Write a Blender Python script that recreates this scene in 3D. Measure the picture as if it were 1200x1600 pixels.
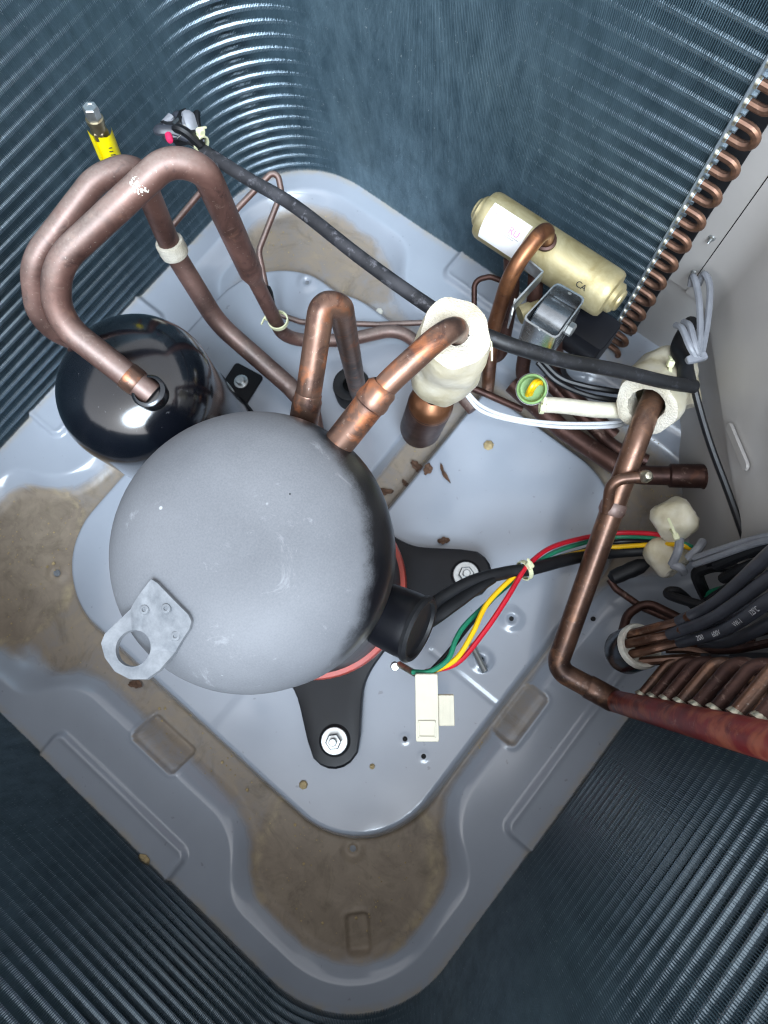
import bpy, math, random
import numpy as np
from mathutils import Vector, Matrix, noise as mnoise

# ------------------------------------------------------------------ clear
for o in list(bpy.data.objects): bpy.data.objects.remove(o)
scene = bpy.context.scene
COL = scene.collection
rng = random.Random(7)

# ------------------------------------------------------------------ camera
FPX, NADIR, CAM_H, YAW = 1040.0, (668, 1020), 0.75, math.radians(-39.2)   # focal length in photo pixels, nadir, height
_up = -np.array([NADIR[0]-600, -(NADIR[1]-800), -FPX], float); _up /= np.linalg.norm(_up)
_ex = np.array([1., 0, 0]); _ex -= _ex.dot(_up)*_up; _ex /= np.linalg.norm(_ex)
_ey = np.cross(_up, _ex)
CAM_R = np.array([math.cos(YAW)*_ex+math.sin(YAW)*_ey, -math.sin(YAW)*_ex+math.cos(YAW)*_ey, _up])
cam = bpy.data.cameras.new('camera'); camo = bpy.data.objects.new('camera', cam); COL.objects.link(camo)
cam.sensor_fit = 'VERTICAL'; cam.sensor_height = 36.0; cam.lens = 36.0*FPX/1600
m4 = Matrix([[*CAM_R[0], 0], [*CAM_R[1], 0], [*CAM_R[2], CAM_H], [0, 0, 0, 1]])
camo.matrix_world = m4
cam.clip_start = 0.01; cam.clip_end = 100
cam.dof.use_dof = True; cam.dof.focus_distance = 0.46; cam.dof.aperture_fstop = 13.0
scene.camera = camo

def A(px, py, z=0.0):
    """surveyed point: photo pixel and its height above the pan give a place in the unit"""
    v = CAM_R @ np.array([px-600, -(py-800), -FPX]); t = (z-CAM_H)/v[2]
    return Vector((v[0]*t, v[1]*t, z))

# ------------------------------------------------------------------ light
SUN_EL, SUN_AZ = math.radians(57), math.atan2(-0.62, 0.60)      # soft bright sky behind the photographer
sd = Vector((math.cos(SUN_EL)*math.cos(SUN_AZ), math.cos(SUN_EL)*math.sin(SUN_AZ), math.sin(SUN_EL)))
world = bpy.data.worlds.new('World'); scene.world = world; world.use_nodes = True
wn = world.node_tree.nodes; wl = world.node_tree.links; wn.clear()
sky = wn.new('ShaderNodeTexSky'); sky.sky_type = 'NISHITA'; sky.sun_disc = False
sky.sun_elevation = SUN_EL; sky.sun_rotation = math.pi/2-SUN_AZ
sky.air_density = 1.0; sky.dust_density = 2.0
bg = wn.new('ShaderNodeBackground'); bg.inputs['Strength'].default_value = 0.13
wo = wn.new('ShaderNodeOutputWorld'); hs = wn.new('ShaderNodeHueSaturation'); hs.inputs['Saturation'].default_value = .12; wl.new(sky.outputs[0], hs.inputs['Color']); wl.new(hs.outputs[0], bg.inputs[0]); wl.new(bg.outputs[0], wo.inputs[0])
sun = bpy.data.lights.new('sun', 'SUN'); sun.energy = 1.5; sun.angle = math.radians(34); sun.color = (0.68, 0.84, 1.0)
suno = bpy.data.objects.new('sun', sun); COL.objects.link(suno)
suno.rotation_euler = sd.to_track_quat('Z', 'Y').to_euler()
vs = scene.view_settings; vs.view_transform = 'Standard'; vs.look = 'None'; vs.exposure = 1.56; vs.gamma = 1.0
vs.use_curve_mapping = False
cy = scene.cycles; cy.max_bounces = 8; cy.diffuse_bounces = 4; cy.glossy_bounces = 4; cy.transmission_bounces = 2
cy.use_denoising = True; cy.denoising_prefilter = 'NONE'; cy.filter_width = 1.15; cy.caustics_reflective = False; cy.caustics_refractive = False

# ------------------------------------------------------------------ materials
MAT = {}
def new_mat(name):
    m = bpy.data.materials.new(name); m.use_nodes = True; MAT[name] = m
    nt = m.node_tree; b = nt.nodes['Principled BSDF']; return m, nt, b
def rgb(h):
    h = h.lstrip('#'); c = [int(h[i:i+2], 16)/255 for i in (0, 2, 4)]
    return [x/12.92 if x <= .04045 else ((x+.055)/1.055)**2.4 for x in c]+[1]
def nd(nt, t, **kw):
    n = nt.nodes.new(t)
    for k, v in kw.items():
        if k in n.inputs: n.inputs[k].default_value = v
        else: setattr(n, k, v)
    return n
def noise(nt, scale, detail=4, rough=.6, coord='Object', dist=0.0, vec=None):
    n = nd(nt, 'ShaderNodeTexNoise'); n.inputs['Scale'].default_value = scale
    n.inputs['Detail'].default_value = detail; n.inputs['Roughness'].default_value = rough; n.inputs['Distortion'].default_value = dist
    if vec is None:
        tc = nd(nt, 'ShaderNodeTexCoord'); vec = tc.outputs[coord]
    nt.links.new(vec, n.inputs['Vector']); return n.outputs['Fac']
def ramp(nt, fac, stops):
    r = nd(nt, 'ShaderNodeValToRGB'); e = r.color_ramp.elements
    while len(e) < len(stops): e.new(.5)
    for el, (p, c) in zip(e, stops):
        el.position = p; el.color = c if len(c) == 4 else (*c, 1)
    nt.links.new(fac, r.inputs[0]); return r.outputs[0]
def mix(nt, fac, a, b, mode='MIX'):
    n = nd(nt, 'ShaderNodeMix'); n.data_type = 'RGBA'; n.blend_type = mode
    for i, v in ((0, fac), (6, a), (7, b)):
        if hasattr(v, 'links') or hasattr(v, 'is_linked'): nt.links.new(v, n.inputs[i])
        else: n.inputs[i].default_value = v
    return n.outputs[2]
def mth(nt, op, a, b=None, clamp=False):
    n = nd(nt, 'ShaderNodeMath', operation=op); n.use_clamp = clamp
    for i, v in enumerate((a, b)):
        if v is None: continue
        if hasattr(v, 'is_linked'): nt.links.new(v, n.inputs[i])
        else: n.inputs[i].default_value = v
    return n.outputs[0]
def bump(nt, b, h, strength=.2, dist=.001):
    n = nd(nt, 'ShaderNodeBump'); n.inputs['Strength'].default_value = strength; n.inputs['Distance'].default_value = dist
    nt.links.new(h, n.inputs['Height']); nt.links.new(n.outputs[0], b.inputs['Normal'])
def simple(name, col, rough=.5, metal=0.0, var=.15, scale=60, bmp=.1, bscale=None, coat=0.0, spec=.5):
    m, nt, b = new_mat(name); c = rgb(col) if isinstance(col, str) else [*col, 1]
    f = noise(nt, scale)
    lo = [x*(1-var) for x in c[:3]]+[1]; hi = [min(1, x*(1+var)) for x in c[:3]]+[1]
    nt.links.new(ramp(nt, f, [(.3, lo), (.7, hi)]), b.inputs['Base Color'])
    b.inputs['Metallic'].default_value = metal; b.inputs['Specular IOR Level'].default_value = spec
    r = nd(nt, 'ShaderNodeMapRange'); nt.links.new(f, r.inputs[0])
    r.inputs[3].default_value = max(0, rough-.08); r.inputs[4].default_value = min(1, rough+.1)
    nt.links.new(r.outputs[0], b.inputs['Roughness'])
    if bmp: bump(nt, b, noise(nt, bscale or scale*4, 3), bmp, .0006)
    if coat: b.inputs['Coat Weight'].default_value = coat; b.inputs['Coat Roughness'].default_value = .08
    return m
def copper(name, dark, mid, hot, hot_amt=.45, rough=.36, metal=.8, speck=True, dust=0.0):
    m, nt, b = new_mat(name)
    f1 = noise(nt, 22, 5, .6, dist=.6); f2 = noise(nt, 55, 4, .6, dist=.4); f3 = noise(nt, 420, 2, .5)
    c = ramp(nt, f1, [(.3, rgb(dark)), (.62, rgb(mid))])
    h = ramp(nt, f2, [(1-hot_amt-.06, (0, 0, 0, 1)), (1-hot_amt+.1, (1, 1, 1, 1))])
    c = mix(nt, h, c, rgb(hot))
    blot = ramp(nt, noise(nt, 38, 6, .7, dist=1.4), [(.56, (0, 0, 0, 1)), (.66, (1, 1, 1, 1))]); c = mix(nt, mth(nt, 'MULTIPLY', blot, .5), c, rgb('#38262a'))
    pale = ramp(nt, noise(nt, 75, 5, .7, dist=1.0), [(.60, (0, 0, 0, 1)), (.70, (1, 1, 1, 1))]); c = mix(nt, mth(nt, 'MULTIPLY', pale, .35), c, rgb('#b39a8c'))
    if speck:
        s = ramp(nt, f3, [(.69, (0, 0, 0, 1)), (.74, (1, 1, 1, 1))]); c = mix(nt, mth(nt, 'MULTIPLY', s, .5), c, rgb('#b0a49a'))
    if dust:
        g = nd(nt, 'ShaderNodeNewGeometry'); sp = nd(nt, 'ShaderNodeSeparateXYZ'); nt.links.new(g.outputs['Normal'], sp.inputs[0])
        k = mth(nt, 'MULTIPLY', mth(nt, 'POWER', mth(nt, 'MAXIMUM', sp.outputs[2], 0.0), 2.0), mth(nt, 'ADD', mth(nt, 'MULTIPLY', f2, .8), mth(nt, 'MULTIPLY', f3, .6)))
        k = mth(nt, 'MULTIPLY', k, dust, True); c = mix(nt, k, c, rgb('#9a8f88'))
        nt.links.new(mth(nt, 'MULTIPLY', mth(nt, 'SUBTRACT', 1.0, k), metal), b.inputs['Metallic'])
    else: b.inputs['Metallic'].default_value = metal
    nt.links.new(c, b.inputs['Base Color'])
    r = nd(nt, 'ShaderNodeMapRange'); nt.links.new(f2, r.inputs[0]); r.inputs[3].default_value = rough-.1; r.inputs[4].default_value = rough+.16
    nt.links.new(r.outputs[0], b.inputs['Roughness'])
    bump(nt, b, noise(nt, 160, 4), .12, .0006)
    return m
copper('copper_dull', '#4e3833', '#846259', '#936d5c', .30, .42, .55, True, .75)
copper('copper_brown', '#402b25', '#7d5a47', '#9c6e50', .38, .32, .75, True, .2)
copper('copper_orange', '#664230', '#946648', '#9c6844', .40, .34, .75, False)
copper('copper_dark', '#33211e', '#5a3f37', '#6d4838', .30, .44, .6, False)
copper('copper_burnt', '#40332f', '#8c6c5c', '#b9754f', .42, .33, .7)
copper('copper_bend', '#5a4237', '#8c6c5b', '#9c755e', .4, .36, .75, False)
copper('header_red', '#430d10', '#7c1c1c', '#95503a', .47, .38, .2, False)
simple('solder', '#b9b3a0', .32, .9, .3, 300, .5, 500)
simple('solder_white', '#e4e2d6', .35, .4, .12, 260, .6, 420)
simple('tube_aluminium', '#a9bac6', .36, .75, .08, 40, .05)
simple('steel', '#b8bcbd', .25, .95, .12, 120, .05)
simple('zinc', '#c4c8c8', .30, .9, .15, 200, .1)
simple('coil_metal', '#8a8e92', .22, .9, .12, 90, .05)
simple('dark_metal', '#55585c', .20, .9, .15, 90, .05)
simple('black_paint', '#0e1118', .16, 0, .25, 30, .02, 60, .6)
simple('black_satin', '#101116', .40, 0, .25, 40, .08, spec=.3)
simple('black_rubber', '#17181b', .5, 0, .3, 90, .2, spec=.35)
simple('sleeve', '#393c44', .36, 0, .25, 70, .12)
simple('grey_cable', '#85888f', .4, 0, .15, 80, .05)
simple('pale_cable', '#d3d6da', .35, 0, .06, 80, .03)
simple('wire_red', '#c2182c', .35, 0, .1, 60, .02)
simple('wire_green', '#1f7a5c', .35, 0, .1, 60, .02)
simple('wire_yellow', '#f0bd10', .35, 0, .08, 60, .02)
simple('wire_black', '#15161a', .4, 0, .2, 60, .03)
simple('heater_red', '#b5483c', .45, 0, .15, 60, .1)
simple('plastic_white', '#d6d0bc', .4, 0, .05, 60, .03)
simple('tie_plastic', '#dfe0b8', .38, 0, .08, 90, .04)
simple('sleeve_white', '#d8d2be', .6, 0, .08, 150, .35, 350)
simple('tag_yellow', '#f2e00c', .35, 0, .06, 40, .05)
simple('label_white', '#f0eff0', .45, 0, .03, 40, .0)
simple('ink_dark', '#34343a', .6, 0, .05, 40, .0)
simple('ink_grey', '#a9a6a8', .6, 0, .05, 40, .0)
simple('ink_pink', '#d873b0', .6, 0, .05, 40, .0)
simple('ink_white', '#d8dade', .6, 0, .05, 40, .0)
simple('pink_cap', '#d4305e', .4, 0, .05, 40, .0)
simple('tape_green', '#86a86c', .5, 0, .1, 60, .1)
simple('leaf_brown', '#5d4434', .8, 0, .35, 200, .3)
simple('crumb_white', '#e2e0d4', .8, 0, .1, 300, .5)
simple('hole_dark', '#151515', .8, 0, .1, 50, .0)
simple('sky_block_paint', '#4a4d50', .5, 0, .12, 20, .05)
simple('panel_paint', '#b9b6b3', .36, 0, .05, 14, .05)
simple('brass_fitting', '#a89c80', .3, .9, .12, 150, .05)
simple('sediment', '#b09c74', .85, 0, .3, 260, .6)

def m_dusty(name, base, dust):
    m, nt, b = new_mat(name)
    f = noise(nt, 130, 4, .7); g = noise(nt, 35, 4, .6)
    c = mix(nt, ramp(nt, f, [(.55, (0, 0, 0, 1)), (.68, (1, 1, 1, 1))]), rgb(base), rgb(dust))
    c = mix(nt, mth(nt, 'MULTIPLY', ramp(nt, g, [(.4, (0, 0, 0, 1)), (.7, (1, 1, 1, 1))]), .3), c, rgb(dust))
    nt.links.new(c, b.inputs['Base Color']); b.inputs['Roughness'].default_value = .5
    bump(nt, b, f, .2, .0006)
m_dusty('dusty_conduit', '#26272b', '#64646a')
m_dusty('dusty_black', '#141517', '#34353a')
def m_tank():
    m, nt, b = new_mat('tank_paint')
    f = noise(nt, 260, 3, .6); g = noise(nt, 18, 5, .65); sp = ramp(nt, f, [(.68, (0, 0, 0, 1)), (.74, (1, 1, 1, 1))])
    c = mix(nt, mth(nt, 'MULTIPLY', sp, .35), rgb('#0b0e15'), rgb('#6a6c70')); nt.links.new(c, b.inputs['Base Color'])
    r = nd(nt, 'ShaderNodeMapRange'); nt.links.new(g, r.inputs[0]); r.inputs[1].default_value = .3; r.inputs[2].default_value = .7; r.inputs[3].default_value = .10; r.inputs[4].default_value = .26
    nt.links.new(r.outputs[0], b.inputs['Roughness']); bump(nt, b, noise(nt, 45, 3), .03, .001); b.inputs['Coat Weight'].default_value = 1.0; b.inputs['Coat IOR'].default_value = 1.6; b.inputs['Coat Roughness'].default_value = .13
m_tank()
def m_foam():
    m, nt, b = new_mat('foam')
    f = noise(nt, 30, 5, .6); v = nd(nt, 'ShaderNodeTexVoronoi'); v.inputs['Scale'].default_value = 700
    tc = nd(nt, 'ShaderNodeTexCoord'); nt.links.new(tc.outputs['Object'], v.inputs['Vector'])
    nt.links.new(ramp(nt, f, [(.3, rgb('#b8ae97')), (.6, rgb('#d8d2c4'))]), b.inputs['Base Color'])
    b.inputs['Roughness'].default_value = .75
    bump(nt, b, v.outputs['Distance'], .55, .0012); return m
m_foam()
def m_skin():
    m, nt, b = new_mat('foam_skin')
    f = noise(nt, 26, 5, .6)
    nt.links.new(ramp(nt, f, [(.30, rgb('#b3a682')), (.46, rgb('#cfc6ab')), (.62, rgb('#dcd6c4'))]), b.inputs['Base Color'])
    b.inputs['Roughness'].default_value = .42
    bump(nt, b, noise(nt, 45, 3, .5, dist=1.5), .3, .003); return m
m_skin()
def m_brass():
    m, nt, b = new_mat('brass')
    f = noise(nt, 30, 5, .65, dist=.5)
    nt.links.new(ramp(nt, f, [(.3, rgb('#978759')), (.65, rgb('#c6bb95'))]), b.inputs['Base Color'])
    b.inputs['Metallic'].default_value = .55
    r = nd(nt, 'ShaderNodeMapRange'); nt.links.new(noise(nt, 70, 3), r.inputs[0]); r.inputs[3].default_value = .38; r.inputs[4].default_value = .58
    nt.links.new(r.outputs[0], b.inputs['Roughness']); return m
m_brass()
def m_fin():
    m, nt, b = new_mat('fin_aluminium')
    tc = nd(nt, 'ShaderNodeTexCoord'); mp = nd(nt, 'ShaderNodeMapping'); mp.inputs['Scale'].default_value = (1, 1, .35)
    nt.links.new(tc.outputs['Object'], mp.inputs['Vector'])
    f = noise(nt, 70, 6, .75, vec=mp.outputs[0])
    f2 = noise(nt, 260, 2, .5, vec=tc.outputs['Object'])
    c = ramp(nt, f, [(.30, rgb('#445b68')), (.70, rgb('#6d8693'))])
    s = ramp(nt, f2, [(.70, (0, 0, 0, 1)), (.76, (1, 1, 1, 1))])
    c = mix(nt, mth(nt, 'MULTIPLY', s, .5), c, rgb('#c5d0d4'))
    nt.links.new(c, b.inputs['Base Color'])
    b.inputs['Metallic'].default_value = .4; b.inputs['Roughness'].default_value = .38
    return m
m_fin()
def m_dome():
    """satin black shell with a coat of pale dust; the dust stops short of the right-hand edge"""
    m, nt, b = new_mat('dusty_dome')
    tc = nd(nt, 'ShaderNodeTexCoord'); sp = nd(nt, 'ShaderNodeSeparateXYZ'); nt.links.new(tc.outputs['Object'], sp.inputs[0])
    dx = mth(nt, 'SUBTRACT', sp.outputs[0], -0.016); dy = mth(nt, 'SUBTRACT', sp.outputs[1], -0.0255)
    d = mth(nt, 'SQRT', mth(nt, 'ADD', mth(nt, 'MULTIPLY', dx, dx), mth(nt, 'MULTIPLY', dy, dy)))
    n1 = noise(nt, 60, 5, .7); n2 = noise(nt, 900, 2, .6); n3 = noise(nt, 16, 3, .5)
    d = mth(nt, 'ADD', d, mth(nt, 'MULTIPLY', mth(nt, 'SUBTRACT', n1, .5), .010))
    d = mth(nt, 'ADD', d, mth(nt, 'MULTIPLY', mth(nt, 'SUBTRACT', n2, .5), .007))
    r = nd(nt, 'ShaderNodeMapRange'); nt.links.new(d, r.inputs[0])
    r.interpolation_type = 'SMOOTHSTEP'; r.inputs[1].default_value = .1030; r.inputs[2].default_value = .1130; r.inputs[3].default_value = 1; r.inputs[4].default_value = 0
    dust = ramp(nt, mth(nt, 'ADD', mth(nt, 'MULTIPLY', n3, .6), mth(nt, 'MULTIPLY', n2, .4)), [(.3, rgb('#595c61')), (.68, rgb('#74777c'))])
    tone = noise(nt, 7, 2, .5); scuff = noise(nt, 34, 6, .75, dist=1.2)
    dust = mix(nt, mth(nt, 'MULTIPLY', ramp(nt, tone, [(.35, (0, 0, 0, 1)), (.68, (1, 1, 1, 1))]), .35), dust, rgb('#62666d'))
    dust = mix(nt, mth(nt, 'MULTIPLY', ramp(nt, scuff, [(.60, (0, 0, 0, 1)), (.72, (1, 1, 1, 1))]), .4), dust, rgb('#a6a9ae'))
    vo = nd(nt, 'ShaderNodeTexVoronoi'); vo.inputs['Scale'].default_value = 62; nt.links.new(tc.outputs['Object'], vo.inputs['Vector'])
    spot = ramp(nt, vo.outputs['Distance'], [(.05, (1, 1, 1, 1)), (.085, (0, 0, 0, 1))]); rare = ramp(nt, noise(nt, 21, 2, .5), [(.60, (0, 0, 0, 1)), (.63, (1, 1, 1, 1))])
    dust = mix(nt, mth(nt, 'MULTIPLY', mth(nt, 'MULTIPLY', spot, rare), .8), dust, rgb('#b7babd'))
    rare2 = ramp(nt, noise(nt, 17, 2, .5, dist=2), [(.62, (0, 0, 0, 1)), (.65, (1, 1, 1, 1))]); spot2 = ramp(nt, vo.outputs['Distance'], [(.03, (1, 1, 1, 1)), (.05, (0, 0, 0, 1))])
    dust = mix(nt, mth(nt, 'MULTIPLY', spot2, rare2), dust, rgb('#2c2e33'))
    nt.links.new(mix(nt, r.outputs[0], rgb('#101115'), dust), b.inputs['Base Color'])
    rr = nd(nt, 'ShaderNodeMapRange'); nt.links.new(r.outputs[0], rr.inputs[0]); rr.inputs[3].default_value = .33; rr.inputs[4].default_value = .62
    nt.links.new(rr.outputs[0], b.inputs['Roughness'])
    bump(nt, b, n2, .15, .0004); return m
m_dome()
def m_lug():
    m, nt, b = new_mat('dusty_steel')
    f = noise(nt, 90, 5, .7)
    nt.links.new(ramp(nt, f, [(.3, rgb('#63686e')), (.7, rgb('#868a8f'))]), b.inputs['Base Color'])
    b.inputs['Roughness'].default_value = .55; b.inputs['Metallic'].default_value = .1
    bump(nt, b, noise(nt, 500, 2), .25, .0004)
m_lug()
def m_pan():
    m, nt, b = new_mat('pan_paint')
    at = nd(nt, 'ShaderNodeAttribute', attribute_name='dirt'); at.attribute_type = 'GEOMETRY'
    tide = nd(nt, 'ShaderNodeAttribute', attribute_name='tide'); tide.attribute_type = 'GEOMETRY'
    f = noise(nt, 9, 4, .5); g = noise(nt, 40, 6, .7, dist=.8); fine = noise(nt, 300, 3, .6)
    base = ramp(nt, f, [(.3, rgb('#9ca3ae')), (.7, rgb('#a7aeb9'))])
    film = ramp(nt, g, [(.30, rgb('#85786a')), (.7, rgb('#9d8f7d'))])
    k = mth(nt, 'ADD', at.outputs['Fac'], mth(nt, 'MULTIPLY', mth(nt, 'SUBTRACT', g, .5), .55))
    r = nd(nt, 'ShaderNodeMapRange'); r.interpolation_type = 'SMOOTHSTEP'; nt.links.new(k, r.inputs[0]); r.inputs[1].default_value = .18; r.inputs[2].default_value = .78
    c = mix(nt, r.outputs[0], base, film)
    t = mth(nt, 'MULTIPLY', tide.outputs['Fac'], ramp(nt, g, [(.38, (0, 0, 0, 1)), (.6, (1, 1, 1, 1))]))
    c = mix(nt, mth(nt, 'MULTIPLY', t, .8), c, rgb('#b4a484'))
    mud = ramp(nt, noise(nt, 17, 6, .72, dist=1.6), [(.50, (0, 0, 0, 1)), (.68, (1, 1, 1, 1))]); c = mix(nt, mth(nt, 'MULTIPLY', mth(nt, 'MULTIPLY', mud, r.outputs[0]), .55), c, rgb('#645a4a'))
    sp = ramp(nt, noise(nt, 130, 2, .5), [(.72, (0, 0, 0, 1)), (.77, (1, 1, 1, 1))])
    c = mix(nt, mth(nt, 'MULTIPLY', sp, .3), c, rgb('#57503f'))
    nt.links.new(c, b.inputs['Base Color'])
    rr = nd(nt, 'ShaderNodeMapRange'); nt.links.new(r.outputs[0], rr.inputs[0]); rr.inputs[3].default_value = .17; rr.inputs[4].default_value = .55
    nt.links.new(rr.outputs[0], b.inputs['Roughness'])
    bump(nt, b, mth(nt, 'ADD', mth(nt, 'MULTIPLY', fine, .3), g), .12, .0008)
    nt.links.new(mth(nt, 'MULTIPLY', mth(nt, 'SUBTRACT', 1.0, r.outputs[0]), .55), b.inputs['Coat Weight']); b.inputs['Coat Roughness'].default_value = .12
m_pan()

# ------------------------------------------------------------------ mesh helpers
class MB:
    def __init__(s): s.v = []; s.f = []
    def add(s, vs_, fs):
        k = len(s.v); s.v += [tuple(p) for p in vs_]; s.f += [tuple(i+k for i in f) for f in fs]; return s
    def sweep(s, pts, rad, n=12, cap=True, flat=1.0):
        """round sweep along points with parallel-transported frames; rad is a number or one per point"""
        pts = [Vector(p) for p in pts]; N = len(pts)
        if not hasattr(rad, '__len__'): rad = [rad]*N
        T = []
        for i in range(N):
            t = (pts[min(i+1, N-1)]-pts[max(i-1, 0)]); T.append(t.normalized() if t.length > 1e-9 else Vector((0, 0, 1)))
        u = T[0].orthogonal().normalized(); vsl = []; 
        for i in range(N):
            u = (u-T[i]*u.dot(T[i])).normalized(); w = T[i].cross(u)
            for k in range(n):
                a = 2*math.pi*k/n; vsl.append(pts[i]+(u*math.cos(a)+w*math.sin(a)*flat)*rad[i])
        fs = [(i*n+k, i*n+(k+1) % n, (i+1)*n+(k+1) % n, (i+1)*n+k) for i in range(N-1) for k in range(n)]
        if cap: fs += [tuple(reversed(range(n))), tuple(range((N-1)*n, N*n))]
        return s.add(vsl, fs)
    def lathe(s, prof, origin, axis=(0, 0, 1), n=32):
        """prof: list of (radius, height along axis)"""
        ax = Vector(axis).normalized(); u = ax.orthogonal().normalized(); w = ax.cross(u); o = Vector(origin); vsl = []; fs = []
        for r, h in prof:
            for k in range(n):
                a = 2*math.pi*k/n; vsl.append(o+ax*h+(u*math.cos(a)+w*math.sin(a))*max(r, 1e-5))
        for i in range(len(prof)-1):
            for k in range(n): fs.append((i*n+k, i*n+(k+1) % n, (i+1)*n+(k+1) % n, (i+1)*n+k))
        return s.add(vsl, fs)
    def prism(s, poly, thick, frame=None):
        """poly 2D outline extruded by thick along the frame's third axis, with a small bevel"""
        n = len(poly); fr = frame or Matrix.Identity(4)
        c = Vector((sum(p[0] for p in poly)/n, sum(p[1] for p in poly)/n)); b = min(.0008, thick*.3)
        def ring(z, ins): 
            out = []
            for p in poly:
                d = Vector((p[0], p[1]))-c; L = d.length or 1; out.append(fr @ Vector((*(c+d*(1-ins/L)), z)))
            return out
        vsl = ring(0, b)+ring(b, 0)+ring(thick-b, 0)+ring(thick, b); fs = []
        for i in range(3): fs += [(i*n+k, i*n+(k+1) % n, (i+1)*n+(k+1) % n, (i+1)*n+k) for k in range(n)]
        fs += [tuple(reversed(range(n))), tuple(range(3*n, 4*n))]
        return s.add(vsl, fs)
    def box(s, c, size, frame=None, bev=None):
        sx, sy, sz = size; b = bev if bev is not None else min(size)*.12
        hx, hy = sx/2, sy/2; o = []
        for (qx, qy) in ((1, 1), (-1, 1), (-1, -1), (1, -1)):
            pts = [(hx, hy-b), (hx-b*.3, hy-b*.3), (hx-b, hy)]
            if qx*qy < 0: pts = pts[::-1]
            o += [(qx*p[0], qy*p[1]) for p in pts]
        fr = (frame or Matrix.Identity(4)).copy(); fr = Matrix.Translation(Vector(c)) @ fr.to_3x3().to_4x4() @ Matrix.Translation((0, 0, -sz/2))
        return s.prism(o, sz, fr)
    def build(s, name, mat, parent=None, origin=None, smooth=True, ang=35):
        o = Vector(origin) if origin is not None else Vector(parent['base']) if parent is not None else Vector((0, 0, 0))
        me = bpy.data.meshes.new(name); me.from_pydata([tuple(Vector(p)-o) for p in s.v], [], s.f); me.update()
        if smooth:
            me.polygons.foreach_set('use_smooth', [True]*len(me.polygons)); me.set_sharp_from_angle(angle=math.radians(ang))
        me.materials.append(MAT[mat]); ob = bpy.data.objects.new(name, me); COL.objects.link(ob)
        if parent is not None: ob.parent = parent; ob['base'] = tuple(o)
        else: ob.location = o; ob['base'] = tuple(o)
        return ob
def tag(o, label, cat, group=None, kind=None):
    o['label'] = label; o['category'] = cat
    if group: o['group'] = group
    if kind: o['kind'] = kind
    return o
def thing(name, loc, label, cat, group=None):
    o = bpy.data.objects.new(name, None); o.empty_display_size = .02; COL.objects.link(o); o.location = loc; o['base'] = tuple(loc)
    return tag(o, label, cat, group)
def frame(o, x, up=(0, 0, 1)):
    """matrix at o with its first axis along x and third near up"""
    x = Vector(x).normalized(); z = Vector(up); z = (z-x*z.dot(x)).normalized(); y = z.cross(x)
    return Matrix(((x.x, y.x, z.x, o[0]), (x.y, y.y, z.y, o[1]), (x.z, y.z, z.z, o[2]), (0, 0, 0, 1)))
def catmull(P, per=8):
    P = [Vector(p) for p in P]; Q = [P[0]*2-P[1]]+P+[P[-1]*2-P[-2]]; out = []
    for i in range(1, len(Q)-2):
        a, b, c, d = Q[i-1:i+3]
        for k in range(per):
            t = k/per; out.append(.5*((2*b)+(c-a)*t+(2*a-5*b+4*c-d)*t*t+(3*b-a-3*c+d)*t**3))
    return out+[P[-1]]
def bent(P, r, per=9):
    """straight runs joined by true circular bends"""
    P = [Vector(p) for p in P]; out = [P[0]]; rs = r if hasattr(r, '__len__') else [r]*len(P)
    for i in range(1, len(P)-1):
        a, b, c = P[i-1], P[i], P[i+1]; d1 = (a-b); d2 = (c-b); l1, l2 = d1.length, d2.length; d1.normalize(); d2.normalize()
        th = math.pi-d1.angle(d2, 0.0)
        if th < .05: out.append(b); continue
        t = min(rs[i]*math.tan(th/2), l1*.48, l2*.48); p, q = b+d1*t, b+d2*t
        rr = t/math.tan(th/2); n = (d1+d2).normalized(); cen = b+n*math.hypot(t, rr)
        e1 = (p-cen); ax = e1.cross(q-cen).normalized()
        for k in range(per+1): out.append(cen+Matrix.Rotation(th*k/per, 3, ax) @ e1)
    return out+[P[-1]]
def densify(P, step=.006):
    out = [P[0]]
    for a, b in zip(P, P[1:]):
        n = max(1, int((b-a).length/step)); out += [a.lerp(b, k/n) for k in range(1, n+1)]
    return out
def pix(L): return [A(*p) for p in L]
def pipe(name, mat, ctrl, rad, bend, label, cat='pipe', parent=None, n=16, group=None):
    P = densify(bent(ctrl, bend)); mb = MB().sweep(P, rad, n)
    o = mb.build(name, mat, parent, None if parent else ctrl[0])
    if parent is None: tag(o, label, cat, group)
    return o, P
def wire(name, mat, ctrl, rad, label=None, cat='wire', parent=None, n=8, per=8, group=None):
    P = catmull(ctrl, per); o = MB().sweep(P, rad, n).build(name, mat, parent, None if parent else ctrl[0])
    if parent is None: tag(o, label, cat, group)
    return o
def ringband(name, mat, parent, c, axis, r, w, t=.0012, n=24):
    return MB().lathe([(r, -w/2), (r+t, -w/2), (r+t, w/2), (r, w/2)], c, axis, n).build(name, mat, parent)

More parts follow.
